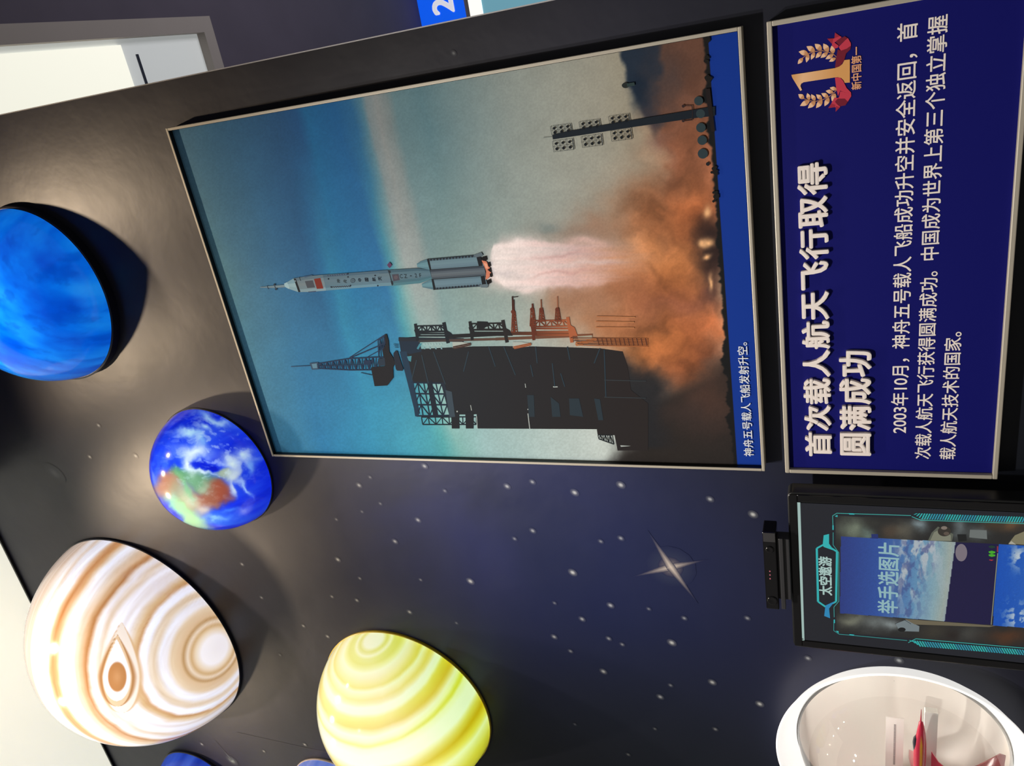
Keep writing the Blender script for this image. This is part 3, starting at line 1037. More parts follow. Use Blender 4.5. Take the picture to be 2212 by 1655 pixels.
for i in range(15):
    x_ = 858 + i * 54
    poly([r4(x_, 308 - i * 4.6), r4(x_ + 54, 303 - i * 4.6), r4(x_ + 27, 346 - i * 4.6)], (34, 38, 44))
    x_ = 966 + i * 52
    poly([r4(x_, 832 - i * 4.2), r4(x_ + 52, 828 - i * 4.2), r4(x_ + 26, 790 - i * 4.2)], (34, 38, 44))
poly([r4(*p) for p in ((1608, 240), (1740, 190), (1772, 240), (1740, 272), (1640, 284))], (92, 104, 108))
poly([r4(*p) for p in ((1660, 280), (1730, 264), (1768, 424), (1700, 434))], (26, 28, 32))
poly([r4(*p) for p in ((1730, 602), (1796, 592), (1826, 738), (1756, 750))], (26, 28, 32))
poly([r4(*p) for p in ((1700, 750), (1868, 730), (1846, 798), (1740, 796))], (100, 112, 116))
poly([r4(*p) for p in ((1746, 330), (1830, 350), (1880, 440), (1910, 560), (1860, 640), (1812, 662), (1826, 520), (1790, 430))], (206, 122, 92))
poly([r4(*p) for p in ((1780, 370), (1840, 390), (1860, 470), (1820, 470))], (232, 158, 124))
for q in (((1748, 278), (1826, 256), (1840, 330), (1770, 340)), ((1842, 372), (1886, 362), (1902, 440), (1862, 440)),
          ((1846, 490), (1900, 456), (1914, 540), (1880, 520)), ((1884, 560), (1916, 540), (1932, 618), (1892, 614)),
          ((1826, 680), (1896, 646), (1912, 716), (1850, 744))):
    poly([r4(*p) for p in q], (20, 16, 18))


def print_glyph(s, c, h, col, ang=0.0, wide=0.8, off=0.01):
    """one printed character centred at photo pixel c, h metres tall, turned by ang on the print"""
    v, f = glyphs(s, off)
    lo, hi = v.min(0), v.max(0)
    k = h / (hi[1] - lo[1])
    x0, z0 = wp(c[0], c[1], YPR)
    YO[0] -= 0.000004
    ca, sa = math.cos(ang), math.sin(ang)
    P = []
    for p in v:
        a, b = (p[0] - (lo[0] + hi[0]) / 2) * k * wide, (p[1] - (lo[1] + hi[1]) / 2) * k
        P.append((x0 + a * ca - b * sa, YO[0] - p[2] * 0.0006, z0 + a * sa + b * ca))
    ov.add(P, f, pc(col, z0))


for s, c in (('神', (1358, 528)), ('舟', (1470, 530)), ('中', (1722, 508)), ('国', (1840, 502)), ('航', (1962, 498)), ('天', (2066, 484))):
    print_glyph(s, r3(*c), 0.0125, (62, 74, 78) if s in '神舟' else (28, 38, 48), -0.10, 1.0, 0.025)
for r_, c_ in ((5.0, (40, 52, 60)), (3.9, (98, 118, 126)), (2.4, (40, 52, 60)), (1.4, (98, 118, 126))):
    disc(r3(1604, 518), r_, c_, 14)
for s, c in (('C', (376, 604)), ('Z', (450, 602)), ('-', (540, 596)), ('2', (624, 590)), ('F', (700, 588))):
    print_glyph(s, r4(*c), 0.003 if s == '-' else 0.0125, (40, 50, 56), -1.62, 0.9, 0.01)

# lamp mast -----------------------------------------------------------
zm = zz(3.687, 1100, 40)
MK = (30, 36, 42)
poly([zm(*p) for p in ((345, 925), (500, 892), (960, 812), (1400, 738), (1580, 706), (1640, 700), (1640, 775), (1480, 792), (980, 865), (512, 938), (350, 962))], MK)
bar(zm(270, 950), zm(345, 942), 1.0, (120, 126, 120))
for ox, oy in ((330, 830), (558, 795), (792, 752)):
    k = 0.9 if ox > 700 else 1.0
    for (dx, dy, w_, h_) in ((0, 10, 160, 75), (16, 128, 160, 92)):
        q = [(ox + dx, oy + dy + 18), (ox + dx + w_, oy + dy - 4), (ox + dx + w_ + 12, oy + dy + h_ - 8), (ox + dx + 12, oy + dy + h_ + 12)]
        if k != 1: q = [(ox + (p[0] - ox), oy + (p[1] - oy) * 0.97) for p in q]
        lp = lambda a, b, t: (a[0] + (b[0] - a[0]) * t, a[1] + (b[1] - a[1]) * t)
        for i in range(4):
            t = i / 3
            bar(zm(*lp(q[0], q[1], t)), zm(*lp(q[3], q[2], t)), 0.8 if i < 3 else 1.8, MK)
        for t in (0, 0.5, 1):
            bar(zm(*lp(q[0], q[3], t)), zm(*lp(q[1], q[2], t)), 0.6, MK)
        for i in range(3):
            for j in (0.27, 0.75):
                a_ = lp(lp(q[0], q[1], (i + .5) / 3), lp(q[3], q[2], (i + .5) / 3), j)
                disc(zm(*a_), 3.3, (22, 26, 30), 9, 2.8 if j < .5 else 3.5)
for c_, r_ in (((1510, 655), 36), ((1525, 757), 36), ((1528, 868), 38), ((1538, 968), 38), ((1543, 1075), 40), ((1583, 1157), 15)):
    disc(zm(*c_), r_ / 3.687, (46, 58, 60) if r_ > 20 else (34, 34, 36), 22)
for s_ in (-1, 1):
    bar(zm(1385, 755 + s_ * 62), zm(1460, 750 + s_ * 56), 1.6, (52, 38, 36))
    bar(zm(1462, 750), zm(1458, 750 + s_ * 60), 2.0, (44, 36, 36))
    disc(zm(1388, 755 + s_ * 58), 3.6, (52, 38, 36), 6)
disc(zm(928, 532), 8, (40, 44, 42), 12, 6)
bar(zm(940, 530), zm(1000, 520), 7, (48, 62, 60))
poly([zm(*p) for p in ((1562, 560), (1600, 556), (1640, 900), (1610, 900))], (34, 28, 28))
random.seed(3)
for yy in (150, 160, 320, 470, 490, 1195, 1235, 1400, 1430):
    for k in range(7):
        disc(zm(1585 + yy * 0.055 - random.random() * 40, yy + random.uniform(-24, 24)), random.uniform(2, 4.5), (30, 28, 26), 7)

# caption
zc = zz(3.94, 1250, 640)
YO[0] -= 0.00002
ll = wp(1629, 985, YPR)
ur = wp(1594, 739, YPR)
v_, f_ = glyphs('神舟五号载人飞船发射升空。', 0.012)
line_text(ov, '神舟五号载人飞船发射升空。', ll, (ur[0], ll[1] + (ur[0] - ll[0]) / 12.5 * 0.98), YO[0], pc((214, 212, 208), 1.8), 0.012)
# the overlay joins the print: one printed sheet, one mesh
ov_ob = ov.build('photo_print_overlay', M_print)
dm = bmesh.new()
dm.from_mesh(print_ob.data)
dm.from_mesh(ov_ob.data)
dm.to_mesh(print_ob.data)
dm.free()
bpy.data.objects.remove(ov_ob)
parent_keep(print_ob, pic)

# ------------------------------------------------------------------ blue text plaque
YT = -0.040
YB = -0.028
a, b, c = wp(1696, 1023, YT), wp(1656, 47, YT), wp(2155, 1035, YT)
TX0, TX1, TZ1, TZ0 = (a[0] + c[0]) / 2, b[0], (a[1] + b[1]) / 2, c[1]
plaque = empty('text_plaque', ((TX0 + TX1) / 2, 0, TZ0), 'royal blue information plaque with raised white lettering, below the rocket picture', 'sign')
mb = MB()
mb.box(TX0 + 0.003, TX1 - 0.003, YB, -0.001, TZ0 + 0.003, TZ1 - 0.003, (0.005, 0.006, 0.135))
mb.build('panel', M_plaque, plaque)
mb = MB()
frame_bars(mb, TX0, TX1, TZ0, TZ1, 0.0115, YT, -0.002)
mb.build('frame', M_frame, plaque, bevel=0.002)


def headline(s, ll, ur, n):
    cell = (ur[0] - ll[0]) / n
    h = ur[1] - ll[1]
    for i, ch in enumerate(s):
        v, f = glyphs(ch, 0.028, 0.5)
        lo, hi = v.min(0), v.max(0)
        mb = MB()
        gw, gh = hi[0] - lo[0], hi[1] - lo[1]
        w = cell * min(0.97, gw * 0.97)
        hh = h * min(1.0, gh / 0.94)
        x0 = ll[0] + cell * (i + 0.5) - w / 2
        z0 = ll[1] + (h - hh) * 0.4
        P = [(x0 + (p[0] - lo[0]) / gw * w, YB - 0.0005 - (p[2] + 0.5) * 0.0095, z0 + (p[1] - lo[1]) / gh * hh) for p in v]
        mb.add(P, f)
        mb.build('headline_character', M_letter, plaque)


headline('首次载人航天飞行取得', wp(1797.5, 989, YB - 0.01), wp(1720.5, 354, YB - 0.01), 10)
headline('圆满成功', wp(1882, 989, YB - 0.01), wp(1812, 757, YB - 0.01), 4)
mb = MB()
yb = YB - 0.0008
for s, l, r, nn in (('2003年10月，神舟五号载人飞船成功升空并安全返回，首', (1961, 936), (1946, 51), 24.6),
                    ('次载人航天飞行获得圆满成功。中国成为世界上第三个独立掌握', (2011, 992), (2011, 36), 28),
                    ('载人航天技术的国家。', (2064, 993), (2036, 718), 9.6)):
    L, Rr = wp(*l, yb), wp(*r, yb)
    line_text(mb, s, L, (Rr[0], L[1] + (Rr[0] - L[0]) / nn * 1.02), yb, (1, 1, 1), 0.011)
mb.build('body_text', M_letter, plaque)

# emblem: gold numeral in a laurel, on a red ribbon
zE = zz(7.523, 1680, 40)
ye = [YB - 0.0006]


def eshape(mb, pts, col, cols=None):
    ye[0] -= 0.00002
    v = [(lambda q: (q[0], ye[0], q[1]))(wp(*zE(*p), YB)) for p in pts]
    bm = bmesh.new()
    f = bm.faces.new([bm.verts.new(p) for p in v])
    f.normal_update()
    bmesh.ops.triangulate(bm, faces=[f])
    bm.verts.index_update()
    fs = [tuple(q.index for q in t.verts) for t in bm.faces]
    bm.free()
    mb.add(v, fs, pc(col) if cols is None else np.array([pc(q) for q in cols]))


emb = empty('emblem', (*[wp(*zE(900, 900), YB)[0]], YB, wp(*zE(1000, 900), YB)[1]), None, None)
parent_keep(emb, plaque)
RED, RED2, RED3, GOLD, GOLD2 = (186, 56, 70), (110, 30, 44), (150, 40, 54), (206, 150, 96), (226, 178, 136)
mb = MB()


def leaf(b_, t_, w_):
    dx, dy = t_[0] - b_[0], t_[1] - b_[1]
    l = math.hypot(dx, dy)
    nx, ny = -dy / l, dx / l
    pts, cs = [], []
    for sd in (1, -1):
        rng = range(0, 9) if sd == 1 else range(7, 0, -1)
        for i in rng:
            t = i / 8
            ww = w_ * math.sin(math.pi * t ** 0.85) * sd
            pts.append((b_[0] + dx * t + nx * ww, b_[1] + dy * t + ny * ww))
            cs.append(GOLD2 if t > .4 else (190, 132, 88))
    eshape(mb, pts, GOLD, cs)


up_l = [((410, 640), (325, 740), 34), ((495, 570), (340, 540), 44), ((500, 575), (465, 715), 32), ((605, 530), (468, 452), 46), ((600, 545), (540, 670), 32),
        ((715, 510), (602, 412), 46), ((715, 535), (615, 645), 34), ((825, 540), (742, 405), 46), ((815, 550), (695, 640), 34), ((905, 570), (875, 440), 40),
        ((905, 585), (775, 660), 34), ((945, 640), (835, 700), 30)]
dn_l = [((430, 1300), (335, 1230), 40), ((515, 1325), (480, 1210), 34), ((520, 1335), (362, 1420), 42), ((610, 1335), (545, 1230), 34), ((615, 1345), (490, 1458), 40),
        ((720, 1315), (625, 1232), 36), ((725, 1325), (622, 1456), 40), ((825, 1275), (708, 1215), 36), ((835, 1285), (760, 1425), 38), ((905, 1200), (778, 1175), 34),
        ((935, 1215), (880, 1345), 40), ((960, 1150), (845, 1125), 32)]
stems = (((405, 640), (500, 570), (605, 535), (715, 520), (820, 545), (905, 580), (965, 635)),
           ((420, 1300), (520, 1335), (620, 1345), (725, 1320), (830, 1275), (920, 1200), (970, 1145)))
for leaves, pl in ((up_l, stems[0]), (dn_l, stems[1])):
    mb = MB()
    for b_, t_, w_ in leaves:
        leaf(b_, t_, w_)
    for p, q in zip(pl[:-1], pl[1:]):
        dx, dy = q[0] - p[0], q[1] - p[1]
        l = math.hypot(dx, dy)
        nx, ny = -dy / l * 5, dx / l * 5
        eshape(mb, [(p[0] + nx, p[1] + ny), (q[0] + nx, q[1] + ny), (q[0] - nx, q[1] - ny), (p[0] - nx, p[1] - ny)], (176, 120, 84))
    mb.build('laurel_branch', M_plaque, emb)
rib = {0: MB(), 1: MB()}
for pts, cl in ((((975, 500), (1020, 520), (1150, 470), (1190, 440), (1180, 500), (1110, 570), (1080, 680), (1000, 790), (930, 800), (950, 640)), RED2),
                (((930, 960), (1010, 955), (1060, 1010), (1120, 1130), (1190, 1200), (1100, 1210), (1015, 1170), (980, 1260), (950, 1130)), RED),
                (((930, 228), (1020, 290), (1000, 320), (920, 330)), RED3), (((805, 328), (925, 320), (900, 420), (870, 400)), RED3),
                (((905, 330), (1010, 285), (1040, 300), (960, 370), (920, 390), (990, 440), (975, 475), (920, 490), (880, 430)), RED),
                (((1000, 330), (1090, 288), (1140, 320), (1100, 350), (1000, 440), (950, 390), (945, 370)), RED2),
                (((1140, 318), (1185, 395), (1190, 440), (1120, 490), (1025, 522), (990, 460), (1100, 350)), RED),
                (((1015, 1180), (1110, 1205), (1190, 1200), (1195, 1260), (1140, 1350), (1090, 1300), (970, 1310), (1000, 1270)), RED),
                (((975, 1300), (1090, 1300), (1140, 1350), (1100, 1410), (1020, 1425), (930, 1370), (925, 1345)), RED2),
                (((920, 1285), (985, 1290), (930, 1350), (960, 1390), (1015, 1430), (985, 1470), (900, 1420), (870, 1380)), RED),
                (((870, 1380), (940, 1400), (930, 1440), (820, 1455)), RED3), (((945, 1420), (1015, 1440), (940, 1515)), RED3)):
    eshape(rib[int(pts[0][1] > 900)], pts, cl)
for r_ in rib.values():
    r_.build('ribbon_tail', M_plaque, emb)
mb = MB()
one = [(222, 915), (420, 885), (930, 805), (1000, 780), (1050, 740), (1085, 675), (1172, 664), (1172, 1040), (1090, 1045), (1068, 1000), (1030, 965), (980, 952),
       (920, 958), (420, 1035), (380, 1060), (370, 1100), (395, 1160), (368, 1176), (235, 960)]
eshape(mb, one, GOLD, [(206, 146, 84) if p[0] < 350 or p[0] > 880 else (222, 172, 124) for p in one])
mb.build('numeral', M_plaque, emb)
mb = MB()
ye[0] -= 0.0002
cells = wp(*zE(1358, 1146), YB), wp(*zE(1226, 464), YB)
cw = (cells[1][0] - cells[0][0]) / 5
for i, ch in enumerate('新中国第一'):
    v, f = glyphs(ch, 0.02)
    zb = wp(*zE(1358, 1146), YB)[1]
    P = [(cells[0][0] + cw * i + p[0] * cw, ye[0] - p[2] * 0.0008, zb + (p[1] + 0.08) * (cells[1][1] - zb + 0.006) * 0.97) for p in v]
    mb.add(P, f, pc((214, 150, 110)))
mb.build('emblem_text', M_plaque, emb)

# ------------------------------------------------------------------ glowing planets
PLAN = {}


def sdir(p, px, py):
    c, r = np.array(p['c']), p['r']
    d = ray(px, py)
    w_ = c - CAM
    b_ = w_ @ d
    disc_ = r * r - (w_ @ w_ - b_ * b_)
    t = b_ - math.sqrt(max(disc_, 0))
    return (CAM + t * d - c) / r


def planet(name, label, c, r, paint, power, lamp_off=0.3, rows=150, cols=300, ring=0.012, ringcol=None, lampcol=(1, 1, 1), rough=0.35, dif=0.3):
    p = dict(c=c, r=r)
    th1 = math.acos(min(1, (c[1] + 0.0) / r)) - ring / r
    th, ph = np.meshgrid(np.linspace(0.0005, th1, rows), np.linspace(0, 2 * math.pi, cols), indexing='ij')
    n = np.stack([np.sin(th) * np.cos(ph), -np.cos(th), np.sin(th) * np.sin(ph)], -1)
    P = np.array(c) + n * r
    X, Y = pix(P)
    V = CAM - P
    V /= np.linalg.norm(V, axis=-1, keepdims=True)
    face = sstep(-0.12, 0.02, (V * n).sum(-1))
    colr = paint(n, X, Y, face, p)
    col = np.clip(lin(np.clip(colr, 0, 255)), 0, 1)
    e = empty(name, (c[0], 0, c[2]), label, 'planet lamp')
    m = bpy.data.materials.new(name + '_translucent_shell')
    m.use_nodes = True
    nt = m.node_tree
    b = nt.nodes['Principled BSDF']
    b.inputs['Roughness'].default_value = rough
    b.inputs['Coat Weight'].default_value = 0.0
    at = nt.nodes.new('ShaderNodeAttribute')
    at.attribute_name = 'Col'
    nt.links.new(at.outputs['Color'], b.inputs['Base Color'])
    tr = nt.nodes.new('ShaderNodeBsdfTranslucent')
    nt.links.new(at.outputs['Color'], tr.inputs['Color'])
    mx = nt.nodes.new('ShaderNodeMixShader')
    mx.inputs[0].default_value = dif
    nt.links.new(tr.outputs[0], mx.inputs[1])
    nt.links.new(b.outputs[0], mx.inputs[2])
    b.inputs['Specular IOR Level'].default_value = 0.0
    fr_ = nt.nodes.new('ShaderNodeFresnel')
    fr_.inputs['IOR'].default_value = 1.42
    gl_ = nt.nodes.new('ShaderNodeBsdfGlossy')
    gl_.inputs['Roughness'].default_value = 0.13
    m2 = nt.nodes.new('ShaderNodeMixShader')
    nt.links.new(fr_.outputs[0], m2.inputs[0])
    nt.links.new(mx.outputs[0], m2.inputs[1])
    nt.links.new(gl_.outputs[0], m2.inputs[2])
    nt.links.new(m2.outputs[0], nt.nodes['Material Output'].inputs['Surface'])
    dome = grid_mesh('dome', P, col, m, e)
    dome.data.polygons.foreach_set('use_smooth', [True] * len(dome.data.polygons))
    rb = math.sqrt(r * r - c[1] ** 2)
    r1 = r * math.sin(th1)
    mb = MB()
    y1 = c[1] - r * math.cos(th1)
    mb.lathe([(rb + 0.002, -0.0005), (rb + 0.003, y1), (r1 + 0.001, y1 - 0.002), (r1 - 0.006, y1 - 0.001), (r1 - 0.006, -0.0005)], 128, 'y', (c[0], 0, c[2]), closed=True)
    mb.build('base_ring', ringcol or M_ringdark, e, smooth=False)
    ld = bpy.data.lights.new(name + '_bulb', 'POINT')
    ld.energy = power
    ld.color = lampcol
    ld.shadow_soft_size = 0.05 * r / 0.4
    lo = bpy.data.objects.new('bulb', ld)
    COL.objects.link(lo)
    lo.location = (c[0], -lamp_off * r, c[2])
    parent_keep(lo, e)
    return e


zj = zz(2.981, 0, 1100)


def paint_jupiter(n, X, Y, face, p):
    pole = sdir(p, *zj(1385, 905))
    ang = np.arccos(np.clip((n * pole).sum(-1), -1, 1))
    # longitude about the pole for streaky noise
    e1 = np.cross(pole, (0, 0, 1.0)); e1 /= np.linalg.norm(e1)
    e2 = np.cross(pole, e1)
    lon = np.arctan2((n * e2).sum(-1), (n * e1).sum(-1))
    wv = (fbm(np.cos(lon) * 3 + 5, np.sin(lon) * 3 + ang * 3, 5) - 0.5) * 0.07 * sstep(0.25, 0.8, ang)
    tabz = [(1385, (240, 236, 240)), (1300, (244, 240, 244)), (1262, (232, 212, 184)), (1236, (206, 168, 120)), (1212, (232, 214, 192)), (1186, (186, 146, 98)),
            (1168, (216, 184, 146)), (1110, (226, 202, 170)), (1080, (240, 236, 240)), (1040, (240, 240, 250)), (1000, (222, 200, 172)), (972, (226, 208, 186)),
            (945, (240, 240, 252)), (905, (240, 238, 246)), (880, (196, 150, 102)), (850, (214, 182, 140)), (800, (236, 230, 232)), (700, (238, 234, 240)),
            (655, (222, 200, 176)), (610, (236, 232, 238)), (590, (232, 222, 216)), (560, (180, 128, 82)), (535, (204, 164, 124)), (490, (220, 196, 170)),
            (450, (238, 234, 236)), (410, (240, 240, 250)), (385, (230, 214, 196)), (360, (208, 160, 112)), (335, (198, 142, 96)), (315, (218, 178, 140)),
            (295, (240, 238, 246)), (250, (240, 240, 250)), (232, (222, 200, 180)), (215, (240, 236, 238)), (190, (216, 194, 176))]
    tab = []
    for zx, c in tabz:
        d = sdir(p, *zj(zx, 905 + (1385 - zx) * 0.03))
        tab.append((math.acos(max(-1, min(1, d @ pole))), c))
    tab.sort(key=lambda q: q[0])
    C = ramp(ang + wv, tab)
    fine = 0.5 + (fbm(np.cos(lon) * 2 + 9, np.sin(lon) * 2 + ang * 34, 17, 4) - 0.5) * sstep(0.2, 0.5, ang)
    C = C + ((fine - 0.5) * np.array([30, 44, 60])[:, None, None]).transpose(1, 2, 0)
    # great storm: eye, white collar, brown outlines
    J = zz(2.981, 0, 1100)
    cx_, cy_ = J(755, 1080)
    dx, dy = X - cx_, Y - cy_
    up = np.clip(-dy / 76, -2, 2)
    wd = np.where(dy < 0, 40 * np.clip(1 - (-dy / 92) ** 1.5, 0.02, 1), 40 * np.sqrt(np.clip(1 - (dy / 64) ** 2, 0.02, 1)))
    q = np.abs(dx) / wd
    q = np.where((dy < -92) | (dy > 64), 9, q)
    # outer tear
    q0 = np.where((dy < -120) | (dy > 78), 9, np.abs(dx - 9) / np.where(dy < 0, 50 * np.clip(1 - (-dy / 120) ** 1.6, 0.02, 1), 50 * np.sqrt(np.clip(1 - (dy / 78) ** 2, 0.02, 1))))
    C = over(C, (206, 166, 120), (1 - sstep(0.8, 1.1, q0)) * face * 0.9)
    C = over(C, (232, 218, 204), (1 - sstep(0.72, 0.84, q0)) * face)
    C = over(C, (168, 116, 68), (1 - sstep(0.85, 1.15, q)) * face * 0.95)
    C = over(C, (216, 184, 146), (1 - sstep(0.72, 0.86, q)) * face)
    wd2 = np.where(dy < 0, 33 * np.clip(1 - (-dy / 82) ** 1.4, 0.02, 1), 33 * np.sqrt(np.clip(1 - (dy / 52) ** 2, 0.02, 1)))
    q2 = np.where((dy < -82) | (dy > 52), 9, np.abs(dx + 1) / wd2)
    C = over(C, (238, 236, 240), (1 - sstep(0.8, 1.0, q2)) * face)
    d_ = (dx / 20.5) ** 2 + (dy / 33.0) ** 2
    C = over(C, (178, 122, 72), (1 - sstep(0.8, 1.12, d_)) * face)
    C = over(C, (196, 144, 96), np.exp(-d_ * 4) * face * 0.8)
    return C


planet('planet_lamp', 'largest glowing planet dome, white and tan bands with a brown storm eye',
       (-0.985, 0.045, 4.61), 0.534, paint_jupiter, 11.5, 0.30, 240, 460, 0.012, None, (0.95, 0.965, 1.0))

zy = zz(4.254, 600, 1300)


def paint_yellow(n, X, Y, face, p):
    pole = sdir(p, *zy(880, 345))
    ang = np.arccos(np.clip((n * pole).sum(-1), -1, 1))
    e1 = np.cross(pole, (0, 0, 1.0)); e1 /= np.linalg.norm(e1)
    e2 = np.cross(pole, e1)
    lon = np.arctan2((n * e2).sum(-1), (n * e1).sum(-1))
    wv = (fbm(np.cos(lon) * 2 + 5, np.sin(lon) * 2 + ang * 2, 45) - 0.5) * 0.06 * sstep(0.2, 0.7, ang)
    tabz = [(345, (246, 250, 226)), (420, (246, 250, 224)), (455, (222, 220, 96)), (475, (232, 232, 140)), (492, (248, 250, 210)), (520, (224, 226, 110)),
            (570, (224, 222, 96)), (610, (236, 238, 150)), (645, (248, 250, 214)), (690, (246, 238, 190)), (740, (240, 226, 140)), (780, (232, 214, 96)),
            (815, (246, 248, 206)), (850, (244, 234, 170)), (890, (238, 216, 120)), (925, (242, 226, 160)), (960, (250, 252, 226)), (1020, (248, 252, 218)),
            (1060, (236, 220, 110)), (1110, (230, 204, 80)), (1150, (226, 190, 70)), (1185, (240, 216, 150)), (1225, (250, 248, 216)), (1270, (246, 246, 190)),
            (1310, (230, 224, 96)), (1340, (246, 248, 200)), (1400, (250, 252, 224)), (1500, (250, 252, 226))]
    tab = []
    for zv, c in tabz:
        d = sdir(p, *zy(880 - (zv - 345) * 0.02, zv))
        tab.append((math.acos(max(-1, min(1, d @ pole))), c))
    tab += [(tab[-1][0] + .16, (214, 176, 30)), (tab[-1][0] + .24, (240, 220, 110)), (tab[-1][0] + .34, (250, 250, 210)), (tab[-1][0] + .6, (236, 216, 100))]
    tab.sort(key=lambda q: q[0])
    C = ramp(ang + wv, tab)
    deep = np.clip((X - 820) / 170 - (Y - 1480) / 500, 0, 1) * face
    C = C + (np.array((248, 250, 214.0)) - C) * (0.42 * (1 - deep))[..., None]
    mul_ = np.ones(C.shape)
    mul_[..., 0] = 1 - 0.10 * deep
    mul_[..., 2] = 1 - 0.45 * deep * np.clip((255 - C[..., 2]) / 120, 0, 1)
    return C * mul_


M_ringyel = mat('translucent_yellow_base_ring', (0.55, 0.42, 0.02), rough=0.4)
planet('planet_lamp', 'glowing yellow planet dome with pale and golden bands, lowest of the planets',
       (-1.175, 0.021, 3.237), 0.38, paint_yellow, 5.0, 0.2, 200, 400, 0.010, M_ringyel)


def paint_neptune(n, X, Y, face, p):
    s = fbm(n[..., 0] * 2.2 + n[..., 2] * 1.2 + 4, n[..., 2] * 5.0 - n[..., 0] * 3.0, 61, 5)
    s2 = fbm(n[..., 0] * 6 + n[..., 2] * 3, n[..., 2] * 12 - n[..., 0] * 8, 67, 4)
    C = ramp(s, [(0.2, (0, 84, 214)), (0.45, (4, 116, 238)), (0.6, (18, 140, 250)), (0.8, (40, 160, 255))])
    C = over(C, (0, 70, 190), sstep(0.55, 0.75, s2) * 0.4)
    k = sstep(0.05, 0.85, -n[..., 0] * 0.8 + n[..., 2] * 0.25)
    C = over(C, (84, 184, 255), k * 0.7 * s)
    return C


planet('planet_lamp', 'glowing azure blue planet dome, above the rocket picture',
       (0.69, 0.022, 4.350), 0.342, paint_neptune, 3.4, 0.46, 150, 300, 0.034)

ze = zz(5.016, 280, 850)


def paint_earth(n, X, Y, face, p):
    U, V_ = (X - 280) * 5.016, (Y - 850) * 5.016
    w1 = fbm(U / 190, V_ / 190, 101) - 0.5
    w2 = fbm(U / 190, V_ / 190, 107) - 0.5
    A, B = U + w1 * 190, V_ + w2 * 190
    s = fbm(n[..., 0] * 4 + 3, n[..., 2] * 4 + n[..., 1] * 2, 111)
    C = ramp(s, [(0.2, (10, 30, 205)), (0.5, (22, 52, 235)), (0.8, (50, 96, 246))])

    def b(cx_, cy_, rx, ry, col, al, ang=0.0, pw=1.0):
        nonlocal C
        x_, y_ = A - cx_, B - cy_
        ca, sa = math.cos(ang), math.sin(ang)
        d = ((x_ * ca + y_ * sa) / rx) ** 2 + ((-x_ * sa + y_ * ca) / ry) ** 2
        C = over(C, col, al * np.exp(-d ** pw) * face)

    b(520, 620, 260, 200, (40, 92, 246), 0.5)
    b(1000, 1340, 220, 90, (70, 140, 252), 0.6)
    # land
    b(560, 890, 150, 100, (84, 152, 106), 1.0, 0.3, 2)
    b(770, 950, 220, 130, (100, 150, 112), 1.0, 0.5, 2)
    b(430, 1010, 140, 160, (164, 112, 88), 1.0, 0.5, 2)
    b(640, 1150, 230, 140, (140, 142, 108), 1.0, 0.8, 2)
    b(620, 1290, 240, 90, (150, 210, 146), 1.0, 0.75, 2)
    b(700, 1400, 180, 70, (168, 214, 152), 0.9, 0.4, 2)
    b(860, 1130, 200, 140, (150, 92, 70), 1.0, -0.6, 2)
    b(990, 1070, 110, 100, (156, 78, 54), 0.9, -0.4, 2)
    b(700, 1180, 60, 170, (206, 204, 180), 0.7, -0.75)
    b(820, 1020, 60, 60, (150, 178, 148), 0.8)
    b(1010, 880, 90, 70, (150, 168, 140), 1.0, 0.2, 2)
    b(620, 1020, 30, 190, (110, 176, 126), 0.7, -0.5)
    b(820, 1300, 60, 60, (206, 190, 170), 0.8)
    # clouds
    cl = (176, 226, 255)
    b(880, 260, 190, 46, cl, 0.85, 0.2)
    b(1010, 300, 110, 34, (196, 236, 255), 0.7, 0.35)
    b(810, 385, 90, 34, (196, 240, 255), 0.9, 0.1)
    b(620, 440, 150, 40, (186, 232, 255), 1.0, 0.1)
    b(740, 520, 60, 90, (160, 220, 255), 0.8, -0.5)
    b(690, 640, 160, 60, (222, 244, 252), 1.0, 0.15)
    b(680, 760, 44, 110, (226, 242, 236), 1.0, -0.25)
    b(790, 840, 120, 26, (216, 236, 236), 0.9, 0.3)
    b(1090, 760, 130, 70, (222, 244, 244), 1.0, 0.5)
    b(1240, 690, 90, 80, (214, 242, 255), 1.0, 0.8)
    b(1310, 800, 50, 70, (150, 210, 255), 0.7, 0.3)
    b(1130, 900, 110, 90, (224, 240, 226), 0.9, 0.4)
    b(1120, 1010, 46, 50, (216, 234, 240), 0.9, 0.2)
    b(1260, 1000, 20, 90, (190, 232, 255), 0.8, -0.5)
    b(1240, 1260, 56, 60, (150, 160, 250), 0.6)
    b(960, 1370, 130, 26, (150, 206, 255), 0.8, -0.1)
    b(1100, 1260, 80, 30, (90, 160, 252), 0.6, -0.2)
    b(820, 770, 110, 56, (10, 34, 205), 1.0, 0.1, 2)
    b(900, 800, 56, 40, (6, 24, 190), 0.9, 0.1, 2)
    b(1180, 1010, 40, 70, (26, 66, 236), 0.8, -0.3, 2)
    b(1250, 850, 50, 70, (16, 56, 230), 0.9, -0.3, 2)
    wsp = sstep(0.5, 0.72, fbm(U / 70 + w1 * 3, V_ / 40 + w2 * 3, 151, 6)) * np.exp(-((U - 900) / 420) ** 2 - ((V_ - 600) / 420) ** 2)
    C = over(C, (214, 240, 255), wsp * 0.55 * face)
    return C


planet('planet_lamp', 'glowing blue globe dome with green and brown land and white clouds, beside the picture corner',
       (-0.056, 0.026, 3.814), 0.259, paint_earth, 2.1, 0.36, 260, 520, 0.004)


def paint_deepblue(n, X, Y, face, p):
    s = fbm(n[..., 0] * 3 + 7, n[..., 2] * 5, 131)
    return ramp(s, [(0.25, (34, 66, 196)), (0.55, (52, 92, 222)), (0.8, (80, 120, 240))])


